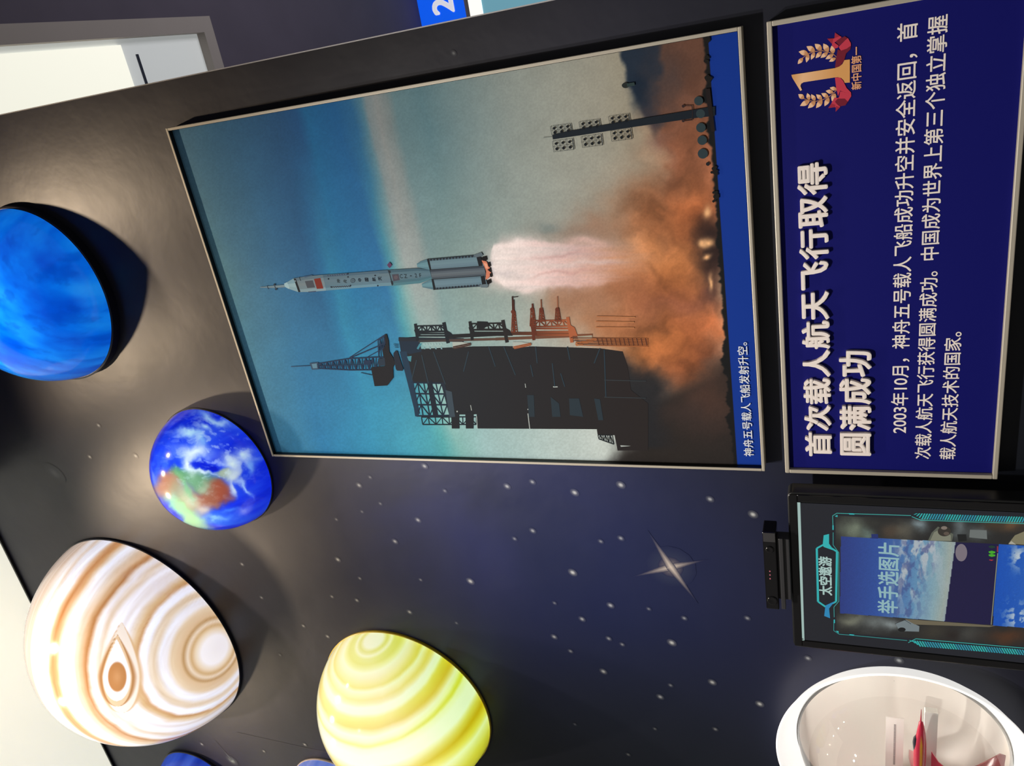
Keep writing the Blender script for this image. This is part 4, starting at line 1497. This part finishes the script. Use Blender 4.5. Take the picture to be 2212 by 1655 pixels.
def paint_lilac(n, X, Y, face, p):
    s = fbm(n[..., 0] * 3 + 2, n[..., 2] * 5 + n[..., 0], 141)
    C = ramp(s, [(0.25, (96, 130, 226)), (0.55, (140, 160, 236)), (0.8, (190, 190, 244))])
    return over(C, (200, 180, 230), sstep(0.1, 0.8, -n[..., 0] + n[..., 2]) * 0.6)


planet('planet_lamp', 'deep blue planet dome cut by the frame edge, below the banded giant',
       (-2.03, 0.01, 4.70), 0.24, paint_deepblue, 1.2, 0.3, 90, 180, 0.012)
planet('planet_lamp', 'pale lilac blue planet dome cut by the frame edge, half behind the yellow dome',
       (-1.86, 0.01, 3.80), 0.225, paint_lilac, 1.2, 0.3, 90, 180, 0.008, M_ceilgrey)

# ------------------------------------------------------------------ portrait display with a sensor bar
YTV = -0.115
tq = [wp(1702, 1065, YTV), wp(1712, 1398, YTV)]
VX0, VX1 = tq[1][0], tq[0][0]
VZ1 = (tq[0][1] + tq[1][1]) / 2
VZ0 = VZ1 - 1.02
tv = empty('display_kiosk', ((VX0 + VX1) / 2, -0.05, 0), 'black portrait touch display with teal graphics standing against the star wall', 'screen')
BZ = 0.030


def rbox(x0, x1, y0, y1, z0, z1, r=0.016, n=6):
    """rounded slab in the x-z plane"""
    pts = []
    for cx_, cz_, a0 in ((x1 - r, z1 - r, 0), (x0 + r, z1 - r, 1), (x0 + r, z0 + r, 2), (x1 - r, z0 + r, 3)):
        for i in range(n + 1):
            t = (a0 + i / n) * math.pi / 2
            pts.append((cx_ + r * math.cos(t), cz_ + r * math.sin(t)))
    m_ = len(pts)
    v = [(p[0], y0, p[1]) for p in pts] + [(p[0], y1, p[1]) for p in pts]
    f = [tuple(range(m_ - 1, -1, -1)), tuple(range(m_, 2 * m_))] + [(i, (i + 1) % m_, (i + 1) % m_ + m_, i + m_) for i in range(m_)]
    return v, f


mb = MB()
mb.add(*rbox(VX0, VX1, YTV + 0.004, -0.06, VZ0, VZ1))
mb.build('housing', M_black, tv, bevel=0.003)
SX0, SX1 = wp(1735, 1383, YTV)[0], wp(1721, 1087, YTV)[0]
SZ1 = (wp(1719, 1087, YTV)[1] + wp(1728, 1384, YTV)[1]) / 2
SZ0 = VZ0 + 0.035
mb = MB()
frame_bars(mb, VX0 + 0.006, VX1 - 0.006, VZ0 + 0.006, VZ1 - 0.004, 0.022, YTV, YTV + 0.006)
mb.build('bezel', M_blackgloss, tv, bevel=0.002)
mb = MB()
mb.box((VX0 + VX1) / 2 - 0.05, (VX0 + VX1) / 2 + 0.05, -0.085, -0.062, 0.02, VZ0)
mb.box((VX0 + VX1) / 2 - 0.24, (VX0 + VX1) / 2 + 0.24, -0.30, -0.02, 0.0, 0.02)
mb.build('stand', M_black, tv, bevel=0.003)

zt = zz(3.6144, 1600, 1040)


def paint_screen():
    NR, NC = 640, 340
    tt, ss = np.meshgrid(np.linspace(0, 1, NR), np.linspace(0, 1, NC), indexing='ij')
    P = np.stack([SX0 + ss * (SX1 - SX0), np.full_like(ss, YTV + 0.002), SZ1 - tt * (SZ1 - SZ0)], -1)
    X, Y = pix(P)
    U, V_ = (X - 1600) * 3.6144, (Y - 1040) * 3.6144
    C = np.zeros(P.shape) + np.array((32, 34, 42.0))
    n1, n2 = fbm(U / 120, V_ / 120, 201) - .5, fbm(U / 120, V_ / 120, 207) - .5
    A, B = U + n1 * 90, V_ + n2 * 90

    def quadmask(q):
        m_ = np.ones(U.shape, bool)
        s_ = 0
        for i in range(4):
            (x0, y0), (x1, y1) = q[i], q[(i + 1) % 4]
            m_ &= ((x1 - x0) * (V_ - y0) - (y1 - y0) * (U - x0)) >= 0
        return m_

    def b(cx_, cy_, rx, ry, col, al, ang=0.0, m_=None, w=1.0):
        nonlocal C
        x_, y_ = U + (A - U) * w - cx_, V_ + (B - V_) * w - cy_
        ca, sa = math.cos(ang), math.sin(ang)
        d = ((x_ * ca + y_ * sa) / rx) ** 2 + ((-x_ * sa + y_ * ca) / ry) ** 2
        a = al * np.exp(-d)
        if m_ is not None: a = a * m_
        C = over(C, col, a)

    win = quadmask([(740, 270), (2600, 330), (2600, 1320), (745, 1180)])
    # interior of a cabin around the pictures
    C = np.where(win[..., None], np.array((40, 40, 40.0)), C)
    for a_ in ((880, 370, 110, 80, (120, 130, 112), .95), (1000, 420, 60, 40, (110, 130, 120), .8), (1260, 390, 90, 60, (96, 92, 80), .9), (1380, 330, 60, 50, (130, 146, 150), .9),
               (1180, 400, 60, 50, (80, 66, 54), .8), (1700, 360, 60, 70, (110, 120, 122), .8), (1850, 400, 80, 60, (96, 104, 104), .9), (1960, 330, 80, 60, (70, 56, 42), .9),
               (2120, 330, 90, 60, (110, 80, 54), .9), (870, 1080, 90, 50, (120, 122, 106), .95), (1040, 1110, 110, 60, (110, 116, 114), .9), (1180, 1110, 70, 50, (140, 150, 150), .9),
               (1500, 1160, 120, 60, (60, 56, 48), .9), (1780, 1190, 120, 60, (70, 70, 66), .8), (2100, 1220, 160, 60, (82, 52, 34), .95), (1640, 1190, 60, 40, (40, 34, 32), .9),
               (1060, 330, 60, 30, (52, 52, 48), .8)):
        b(*a_, m_=win)
    # upper picture: the Earth seen from orbit
    pa = quadmask([(782, 430), (1677, 474), (1592, 1092), (775, 1030)])
    up_ = quadmask([(782, 430), (2012, 490), (1962, 1122), (775, 1030)])
    C = np.where(up_[..., None], np.array((28, 24, 66.0)), C)
    edge = 1677 - (V_ - 474) * 0.137 + ((V_ - 780) / 300) ** 2 * -14 + 14
    q = (U - 782) / np.maximum(edge - 782, 1)
    E = ramp(q, [(0, (44, 62, 132)), (0.35, (50, 84, 160)), (0.5, (70, 110, 170)), (0.7, (104, 150, 184)), (0.86, (138, 170, 180)), (0.96, (160, 172, 164)), (1, (150, 164, 170))])
    cl = fbm(U / 40 + (n1 * 1.4), V_ / 90 + n2 * 1.4, 211, 7)
    msk = np.exp(-((U - 1330 + (V_ - 600) * 0.1) / 120) ** 2) * 0.95 + np.exp(-((U - 1480) / 70) ** 2 - ((V_ - 540) / 120) ** 2) * 0.8
    E = over(E, (176, 186, 194), sstep(0.44, 0.62, cl) * np.clip(msk + 0.25 * sstep(1180, 1300, U), 0, 1) * (1 - 0.75 * sstep(800, 980, V_)))
    E = over(E, (66, 76, 132), sstep(0.5, 0.64, fbm(U / 34 + n2 * 1.5, V_ / 60, 219, 6)) * msk * 0.6)
    C = np.where((pa & (q < 1.0))[..., None], E, C)
    C = np.where((pa & (q >= 1.0) & (q < 1.03))[..., None], np.array((24, 36, 190.0)), C)
    # lower picture
    pb = quadmask([(2014, 490), (2600, 520), (2560, 1166), (1968, 1126)])
    D = np.zeros(P.shape) + np.array((24, 84, 184.0))
    D = over(D, (60, 110, 190), sstep(2000, 2300, U) * 0.5)
    c2 = fbm(U / 36 + n1, V_ / 36 + n2, 231, 7)
    D = over(D, (190, 204, 214), sstep(0.5, 0.6, c2) * (np.exp(-((U - 2170) / 60) ** 2 - ((V_ - 590) / 90) ** 2) + np.exp(-((U - 2160) / 90) ** 2 - ((V_ - 1060) / 110) ** 2) + 0.3 * sstep(2250, 2400, U)))
    C = np.where(pb[..., None], D, C)
    C = C * (0.94 + 0.12 * fbm(U / 5, V_ / 5, 241, 2))[..., None]
    return P, lin(np.clip(C, 0, 255))


sp, scol = paint_screen()
scr = grid_mesh('screen_image', sp, scol, M_screen)
so = MB()
yo = [YTV + 0.0014]


def spoly(pts, col, raw=False):
    yo[0] -= 0.000002
    v = [(lambda q: (q[0], yo[0], q[1]))(wp(*zt(*p), YTV + 0.002)) for p in pts]
    bm = bmesh.new()
    f = bm.faces.new([bm.verts.new(p) for p in v])
    f.normal_update()
    bmesh.ops.triangulate(bm, faces=[f])
    bm.verts.index_update()
    fs = [tuple(q.index for q in t.verts) for t in bm.faces]
    bm.free()
    so.add(v, fs, lin(col))


def sline(pts, w, col):
    for p, q in zip(pts[:-1], pts[1:]):
        dx, dy = q[0] - p[0], q[1] - p[1]
        l = math.hypot(dx, dy)
        nx, ny = -dy / l * w / 2, dx / l * w / 2
        spoly([(p[0] + nx, p[1] + ny), (q[0] + nx, q[1] + ny), (q[0] - nx, q[1] - ny), (p[0] - nx, p[1] - ny)], col)


TE, TE2, TE3 = (52, 184, 186), (44, 150, 160), (40, 120, 124)
spoly([(428, 163), (465, 164), (498, 1241), (464, 1241)], (170, 198, 192))
sline([(474, 1222), (490, 1232), (474, 1236)], 5, (60, 70, 70))
# title capsule
cap = [(594, 522), (656, 488), (752, 548), (745, 938), (662, 978), (604, 938)]
for p, q in zip(cap, cap[1:] + cap[:1]):
    sline([p, q], 17 if abs(p[1] - q[1]) > 200 else 13, TE)
spoly([(648, 420), (690, 410), (690, 486), (730, 540), (650, 512), (640, 500)], TE)
spoly([(662, 968), (735, 935), (690, 992), (698, 1068), (652, 1050)], (44, 140, 190))
l_, r_ = wp(*zt(716, 896), YTV), wp(*zt(622, 588), YTV)
yo[0] -= 0.00001
line_text(so, '太空遨游', l_, (r_[0], l_[1] + (r_[0] - l_[0]) / 4 * 1.06), yo[0], lin((176, 206, 200)), 0.03)
# window frame lines
sline([(722, 376), (718, 268), (750, 248), (1330, 266)], 4, (70, 190, 180))
sline([(722, 398), (722, 496), (766, 556), (766, 936), (728, 980), (730, 1060)], 4, (64, 176, 170))
sline([(728, 1078), (726, 1164), (768, 1192), (1300, 1242)], 4, (58, 160, 156))
for q in (((716, 342), (726, 342), (726, 378), (716, 378)), ((838, 248), (880, 249), (890, 259), (850, 258)), ((734, 272), (756, 260), (756, 278)),
          ((726, 1078), (736, 1078), (736, 1106), (726, 1106)), ((742, 1166), (764, 1168), (764, 1186)), ((848, 1192), (888, 1196), (880, 1204), (850, 1200))):
    spoly(q, TE)
# hatched side rails
for sgn, ya, yb_, x0 in ((1, 248, 300, 1335), (-1, 1288, 1232, 1298)):
    slope = 0.0335 if sgn == 1 else 0.083
    sline([(x0 + (0 if sgn == 1 else 10), ya + (26 if sgn == 1 else -30)), (x0 + 70, yb_ + (2 if sgn == 1 else -4)), (2600, yb_ + 2 + slope * (2600 - x0 - 70) * (1 if sgn == 1 else 0.98))], 5, (64, 180, 172))
    for i in range(62):
        x = x0 + 14 + i * 20
        o1 = slope * (x - x0)
        if sgn == 1:
            a0, a1 = ya + o1, yb_ - 8 + o1
            if i < 3: a1 = ya + o1 + (a1 - ya - o1) * (i + 1) / 4
        else:
            a0, a1 = yb_ + 6 + o1, ya - 24 + o1 * 1.0 + 18
            if i < 3: a1 = a0 + (a1 - a0) * (i + 1) / 4
        sh = -22 if sgn == 1 else 26
        spoly([(x, a1), (x + 12, a1), (x + 12 - sh, a0), (x - sh, a0)] if sgn == 1 else [(x, a0), (x + 12, a0), (x + 12 + sh, a1), (x + sh, a1)],
              (48, 178, 176) if (i // 6) % 2 == 0 else (46, 150, 170))
l_, r_ = wp(*zt(1228, 1042), YTV), wp(*zt(1100, 478), YTV)
yo[0] -= 0.00001
line_text(so, '举手选图片', l_, (r_[0], l_[1] + (r_[0] - l_[0]) / 5 * 1.10), yo[0], lin((150, 190, 196)), 0.02)
spoly([(1722 + 46 * math.cos(6.2832 * k / 26), 555 + 68 * math.sin(6.2832 * k / 26)) for k in range(26)], (128, 118, 128))
for cy_, c_ in ((510, (30, 60, 50)), (552, (72, 176, 40)), (576, (72, 176, 40))):
    spoly([(1935, cy_ - 6), (1960, cy_ - 12), (1988, cy_ - 4), (1986, cy_ + 6), (1960, cy_ + 12), (1938, cy_ + 5)], c_)
spoly([(1940, 608), (1975, 610), (1960, 620), (1940, 614)], (170, 50, 60))
spoly([(2000, 505), (2010, 505), (2010, 550), (2000, 550)], (150, 50, 70))
sline([(2006, 560), (1955, 1118)], 6, (150, 150, 120))
# details of the cabin: hatch, seat, box
spoly([(1462, 462), (1490, 400), (1540, 352), (1660, 410), (1650, 466)], (96, 100, 88))
spoly([(1480, 460), (1510, 396), (1560, 372), (1640, 420), (1640, 464)], (132, 134, 116))
spoly([(1590 + 52 * math.cos(6.2832 * k / 20), 388 + 40 * math.sin(6.2832 * k / 20)) for k in range(20)], (56, 52, 46))
spoly([(1588 + 24 * math.cos(6.2832 * k / 16), 362 + 14 * math.sin(6.2832 * k / 16)) for k in range(16)], (132, 120, 110))
spoly([(1606 + 22 * math.cos(6.2832 * k / 16), 406 + 14 * math.sin(6.2832 * k / 16)) for k in range(16)], (96, 84, 74))
spoly([(1210, 1110), (1290, 1080), (1395, 1130), (1392, 1172), (1270, 1168), (1230, 1150)], (122, 134, 138))
spoly([(1258 + 30 * math.cos(6.2832 * k / 16), 1156 + 17 * math.sin(6.2832 * k / 16)) for k in range(16)], (22, 24, 26))
sline([(1205, 1112), (1275, 1078), (1330, 1112)], 4, (56, 60, 62))
spoly([(1278, 1072), (1990, 1126), (1940, 1136), (1360, 1116)], (112, 104, 84))
spoly([(1020, 410), (1072, 410), (1074, 446), (1022, 444)], (36, 50, 110))
spoly([(1790, 376), (1920, 380), (1924, 450), (1784, 436)], (112, 118, 116))
spoly([(1690, 412), (1760, 412), (1764, 462), (1700, 470)], (26, 28, 30))
spoly([(2090, 484), (2140, 420), (2212, 390), (2300, 380), (2300, 500)], (132, 126, 100))
spoly([(2090, 488), (2112, 464), (2150, 492)], (178, 174, 158))
so_ob = so.build('screen_overlay', M_screen)
dm = bmesh.new()
dm.from_mesh(scr.data)
dm.from_mesh(so_ob.data)
dm.to_mesh(scr.data)
dm.free()
bpy.data.objects.remove(so_ob)
parent_keep(scr, tv)

# sensor bar clipped on the top of the display
YS = -0.150
s0, s1 = wp(1654, 1315, YS), wp(1648, 1150, YS)
sx0, sx1 = s0[0], s1[0]
sz1 = (s0[1] + s1[1]) / 2
sz0 = sz1 - 0.036
sens = empty('motion_sensor', ((sx0 + sx1) / 2, YS + 0.03, VZ1), 'black motion sensor bar on the top edge of the portrait display', 'camera')
mb = MB()
mb.box(sx0, sx1, YS, YS + 0.062, sz0, sz1)
mb.build('body', M_blackgloss, sens, bevel=0.003)
mb = MB()
mb.box(sx1 - 0.030, sx1 - 0.0005, YS - 0.002, YS, sz0 + 0.002, sz1 - 0.002)
mb.build('side_panel', M_grayplastic, sens)
for px_, r_ in ((1187, 0.0075), (1297, 0.011)):
    lx, lz = wp(1662 + (px_ - 1187) * 0.03, px_, YS)
    mb = MB()
    mb.lathe([(r_ + 0.003, YS), (r_ + 0.003, YS - 0.003), (r_, YS - 0.003), (r_ * 0.6, YS - 0.0015), (0.0005, YS - 0.001)], 28, 'y', (lx, 0, (sz0 + sz1) / 2))
    mb.build('lens', M_blackgloss, sens, smooth=True)
mb = MB()
for k in range(3):
    lx, lz = wp(1663 + k * 0.3, 1234 + k * 8, YS)
    mb.box(lx - 0.002, lx + 0.002, YS - 0.0012, YS + 0.002, lz - 0.0016, lz + 0.0016)
mb.build('indicator_lights', mat('faint_red_indicator', (0.3, 0.05, 0.07), emit=0.22, emit_col=(0.9, 0.3, 0.4)), sens)
mb = MB()
mb.box(sx0 + 0.03, sx1 - 0.028, YS + 0.012, YS + 0.05, VZ1 - 0.002, sz0)
mb.box(sx0, sx1 - 0.022, YS + 0.004, YS + 0.016, sz0 - 0.018, sz0 - 0.006)
mb.build('mount', M_grayplastic, sens, bevel=0.002)

# ------------------------------------------------------------------ porthole showcase
px_, pz_ = POD
pod = empty('porthole_showcase', (px_, 0, pz_ - 0.38), 'round white porthole showcase with a clear bubble cover, beside the portrait display', 'display case')
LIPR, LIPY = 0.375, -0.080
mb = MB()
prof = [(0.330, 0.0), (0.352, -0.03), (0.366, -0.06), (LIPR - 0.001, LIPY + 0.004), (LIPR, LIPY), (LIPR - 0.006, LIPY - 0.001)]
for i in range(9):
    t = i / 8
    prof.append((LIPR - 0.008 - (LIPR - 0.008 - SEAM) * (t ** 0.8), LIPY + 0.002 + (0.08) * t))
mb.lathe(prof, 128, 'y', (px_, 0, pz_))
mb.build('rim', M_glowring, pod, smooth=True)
mb = MB()
prof = [(SEAM, 0.002)]
for i in range(1, 21):
    t = i / 20 * math.pi / 2
    prof.append((max(0.001, (SEAM - 0.002) * math.cos(t) ** 0.62), 0.002 + 0.285 * math.sin(t) ** 0.9))
mb.lathe(prof, 96, 'y', (px_, 0, pz_))
mb.build('bowl', M_bowl, pod, smooth=True)
# clear bubble
gm = bpy.data.materials.new('clear_acrylic')
gm.use_nodes = True
nt = gm.node_tree
nt.nodes.remove(nt.nodes['Principled BSDF'])
tb = nt.nodes.new('ShaderNodeBsdfTransparent')
tb.inputs[0].default_value = (0.95, 0.955, 0.95, 1)
gb = nt.nodes.new('ShaderNodeBsdfGlossy')
gb.inputs['Roughness'].default_value = 0.012
fr = nt.nodes.new('ShaderNodeFresnel')
fr.inputs['IOR'].default_value = 1.45
mx = nt.nodes.new('ShaderNodeMixShader')
nt.links.new(fr.outputs[0], mx.inputs[0])
nt.links.new(tb.outputs[0], mx.inputs[1])
nt.links.new(gb.outputs[0], mx.inputs[2])
nt.links.new(mx.outputs[0], nt.nodes['Material Output'].inputs['Surface'])
BH = 0.28
RB = (SEAM ** 2 + BH ** 2) / (2 * BH)
mb = MB()
prof = []
for i in range(25):
    a_ = math.asin(min(1, (SEAM - 0.001) / RB)) * (1 - i / 24)
    prof.append((max(0.0005, RB * math.sin(a_)), -(RB * math.cos(a_) - (RB - BH))))
mb.lathe(prof, 96, 'y', (px_, 0.0, pz_))
mb.build('bubble_cover', gm, pod, smooth=True)
mb = MB()
mb.lathe([(SEAM + 0.002, 0.0), (SEAM + 0.0015, -0.006), (SEAM - 0.007, -0.006), (SEAM - 0.008, 0.0)], 96, 'y', (px_, 0, pz_), closed=True)
mb.build('gasket', mat('grey_acrylic_edge', (0.42, 0.42, 0.41), rough=0.2), pod, smooth=False)
mb = MB()
shx1, shz1 = wp(1998, 1538, 0.09)
shz0 = wp(2027, 1541, 0.09)[1]
mb.add(*rbox(shx1 - 0.36, shx1, 0.09, 0.112, shz0, shz1, 0.004))
mb.build('shelf', M_white, pod)
ld = bpy.data.lights.new('showcase_lamp', 'AREA')
ld.energy = 1.5
ld.size = 0.12
ld.color = (1, 0.93, 0.85)
lo = bpy.data.objects.new('showcase_lamp', ld)
COL.objects.link(lo)
lo.location = (px_ + 0.02, 0.03, pz_ + 0.27)
lo.rotation_euler = (math.radians(12), 0, 0)
parent_keep(lo, pod)

# label card leaning in the bowl
YC = 0.15
q = [wp(1914, 1660, YC), wp(1914, 1549, YC), wp(1953, 1556, YC + 0.0), wp(1950, 1662, YC)]
card = empty('label_card', (q[0][0], YC, q[3][1]), 'small white label card behind the red model jet', 'label')
mb = MB()
x0, x1 = q[0][0] - 0.01, q[1][0]
z0, z1 = q[2][1], q[1][1]
mb.box(x0, x1, YC, YC + 0.004, z0, z1, (0.80, 0.76, 0.73))
mb.build('card', M_card, card)
mb = MB()
random.seed(5)
xx = x0 + 0.035
while xx < x1 - 0.03:
    w_ = random.uniform(0.003, 0.006)
    mb.box(xx, xx + w_, YC - 0.0006, YC - 0.0001, (z0 + z1) / 2 - 0.003, (z0 + z1) / 2 + 0.003, (0.34, 0.31, 0.31))
    xx += w_ + 0.0016
mb.build('print_line', M_card, card)


# model jets
def jet(name, label, tip, L, yaw, roll, colset, scale=1.0):
    """tip: world point of the nose; the jet points towards +x before it is turned"""
    e = empty(name, tip, label, 'model aircraft')
    R_, Y_, D_ = colset
    T = Matrix.Translation(tip) @ Matrix.Rotation(yaw, 4, 'Z') @ Matrix.Rotation(roll, 4, 'X')

    def put(mb_, nm, smooth=False):
        mb_.v = [tuple(T @ Vector(p)) for p in mb_.v]
        return mb_.build(nm, M_jet, e, smooth=smooth)
    mb = MB()
    st_ = [(0.0, .0008, .0008, 0), (-.045, .0022, .0022, 0), (-.05, .006, .006, -.001), (-.09, .011, .012, -.002), (-.13, .013, .017, -.001), (-.18, .016, .018, -.001),
           (-.25, .019, .017, -.001), (-.33, .020, .015, 0), (-.40, .014, .012, 0), (-.42, .010, .010, 0)]
    n_ = 20
    v, c = [], []
    for x_, ry, rz, oz in st_:
        for k in range(n_):
            t = 2 * math.pi * k / n_
            v.append((x_ * L / .42, ry * math.cos(t) * L / .42, (rz * math.sin(t) + oz) * L / .42))
            c.append(R_ if abs(math.sin(t) - 0.05) > 0.2 or x_ > -.1 else Y_)
    f = []
    for i in range(len(st_) - 1):
        for k in range(n_):
            f.append((i * n_ + k, i * n_ + (k + 1) % n_, (i + 1) * n_ + (k + 1) % n_, (i + 1) * n_ + k))
    f.append(tuple(range(n_)))
    f.append(tuple(range(len(v) - 1, len(v) - 1 - n_, -1)))
    mb.add(v, f, np.array(c))
    put(mb, 'fuselage', True)
    k = L / .42
    mb = MB()
    for i in range(7):
        pass
    mb.lathe([(0.0005, -.10 * k), (.006 * k, -.112 * k), (.008 * k, -.13 * k), (.006 * k, -.155 * k), (.0005, -.175 * k)], 16, 'x', (0, 0, .012 * k), (0.02, 0.02, 0.03))
    put(mb, 'canopy', True)

    def plate(pts, th, col, vertical=False):
        m2 = MB()
        m_ = len(pts)
        if vertical:
            v_ = [(a, s * th, b_) for s in (-1, 1) for a, b_ in pts]
        else:
            v_ = [(a, b_, s * th) for s in (-1, 1) for a, b_ in pts]
        f_ = [tuple(range(m_ - 1, -1, -1)), tuple(range(m_, 2 * m_))] + [(i, (i + 1) % m_, (i + 1) % m_ + m_, i + m_) for i in range(m_)]
        m2.add([(a * k, b_ * k, c_ * k) for a, b_, c_ in v_], f_, col)
        return m2
    for s in (1,):
        pts = [(-.15, .012), (-.21, .030), (-.30, .125), (-.335, .125), (-.335, .018)]
        put(plate([(a, b_ * s) for a, b_ in pts][::s], .002, R_), 'wing')
        pts = [(-.36, .014), (-.40, .062), (-.425, .062), (-.415, .012)]
        put(plate([(a, b_ * s) for a, b_ in pts][::s], .0016, R_), 'tailplane')
        m2 = plate([(-.34, .012), (-.40, .072), (-.42, .072), (-.41, .010)], .0014, D_, True)
        m2.v = [(a, b_ + s * .013 * k, c_) for a, b_, c_ in m2.v]
        put(m2, 'tail_fin')
    return e


red = (0.50, 0.020, 0.055)
nx_, nz_ = wp(1990, 1533, 0.05)
jet_e = jet('model_jet', 'red model jet with a yellow stripe on the white shelf of the porthole showcase', (nx_, 0.05, nz_), 0.46, 0.0, 0.12, (red, (0.80, 0.42, 0.02), red))
# the near wing hangs forward and down; its dark tip reaches the lower edge of the bowl
wq = [(2012, 1624), (2028, 1648), (2056, 1672), (2110, 1656), (2138, 1642), (2160, 1630), (2173, 1634), (2170, 1652), (2168, 1690), (2110, 1712), (2010, 1712)]
wv_, wc_ = [], []
for sd in (0.0, 0.004):
    for px_q, py_q in wq:
        yq = 0.045 - (px_q - 2012) / 160 * 0.06
        xq, zq = wp(px_q, py_q, yq)
        wv_.append((xq, yq + sd, zq))
        wc_.append((0.20, 0.045, 0.05) if px_q > 2090 else red)
n_w = len(wq)
bm = bmesh.new()
f = bm.faces.new([bm.verts.new(p) for p in wv_[:n_w]])
f.normal_update()
bmesh.ops.triangulate(bm, faces=[f])
bm.verts.index_update()
tri = [tuple(q.index for q in t.verts) for t in bm.faces]
bm.free()
mb = MB()
mb.add(wv_, tri + [tuple(i + n_w for i in reversed(t)) for t in tri] + [(i, (i + 1) % n_w, (i + 1) % n_w + n_w, i + n_w) for i in range(n_w)], np.array(wc_))
tag(mb.build('wing', M_jet, jet_e), 'drooping red wing with a dark maroon tip')

# ------------------------------------------------------------------ far end of the hall: blue sign, strip light, cyan panel
YF = 5.8
sg = empty('hall_sign', (2.0, YF, 4.86), 'bright blue lit sign with a white figure 2 on the far wall', 'sign')
mb = MB()
mb.box(1.30, 2.9, YF - 0.06, YF - 0.002, 4.862, 5.349)
mb.build('sign_face', M_signblue, sg)
mb = MB()
l_ = wp(983, 24, YF - 0.062)
u_ = wp(932, 10, YF - 0.062)
v, f = glyphs('2', 0.035)
lo_, hi_ = v.min(0), v.max(0)
h_ = u_[1] - l_[1]
k_ = h_ / (hi_[1] - lo_[1])
xl = wp(950, 33, YF - 0.062)[0]
mb.add([(xl + (p[0] - lo_[0]) * k_, YF - 0.065 - p[2] * 0.01, l_[1] + (p[1] - lo_[1]) * k_) for p in v], f)
mb.build('figure', M_signwhite, sg)
mb = MB()
mb.box(1.30, 2.9, YF - 0.05, YF - 0.002, 4.818, 4.860)
tag(mb.build('trim_3', M_greytrim), kind='structure')
sl = MB()
sl.box(1.30, 2.9, YF - 0.05, YF - 0.002, 4.684, 4.816)
tag(sl.build('strip_light', M_strip), 'bright white strip light under the blue sign on the far wall', 'light')
cp = MB()
cp.box(1.30, 2.9, YF - 0.04, YF - 0.002, 3.2, 4.682)
tag(cp.build('wall_panel', M_cyan), 'pale cyan lit panel below the strip light on the far wall', 'panel')

bpy.data.objects.remove(_fo)
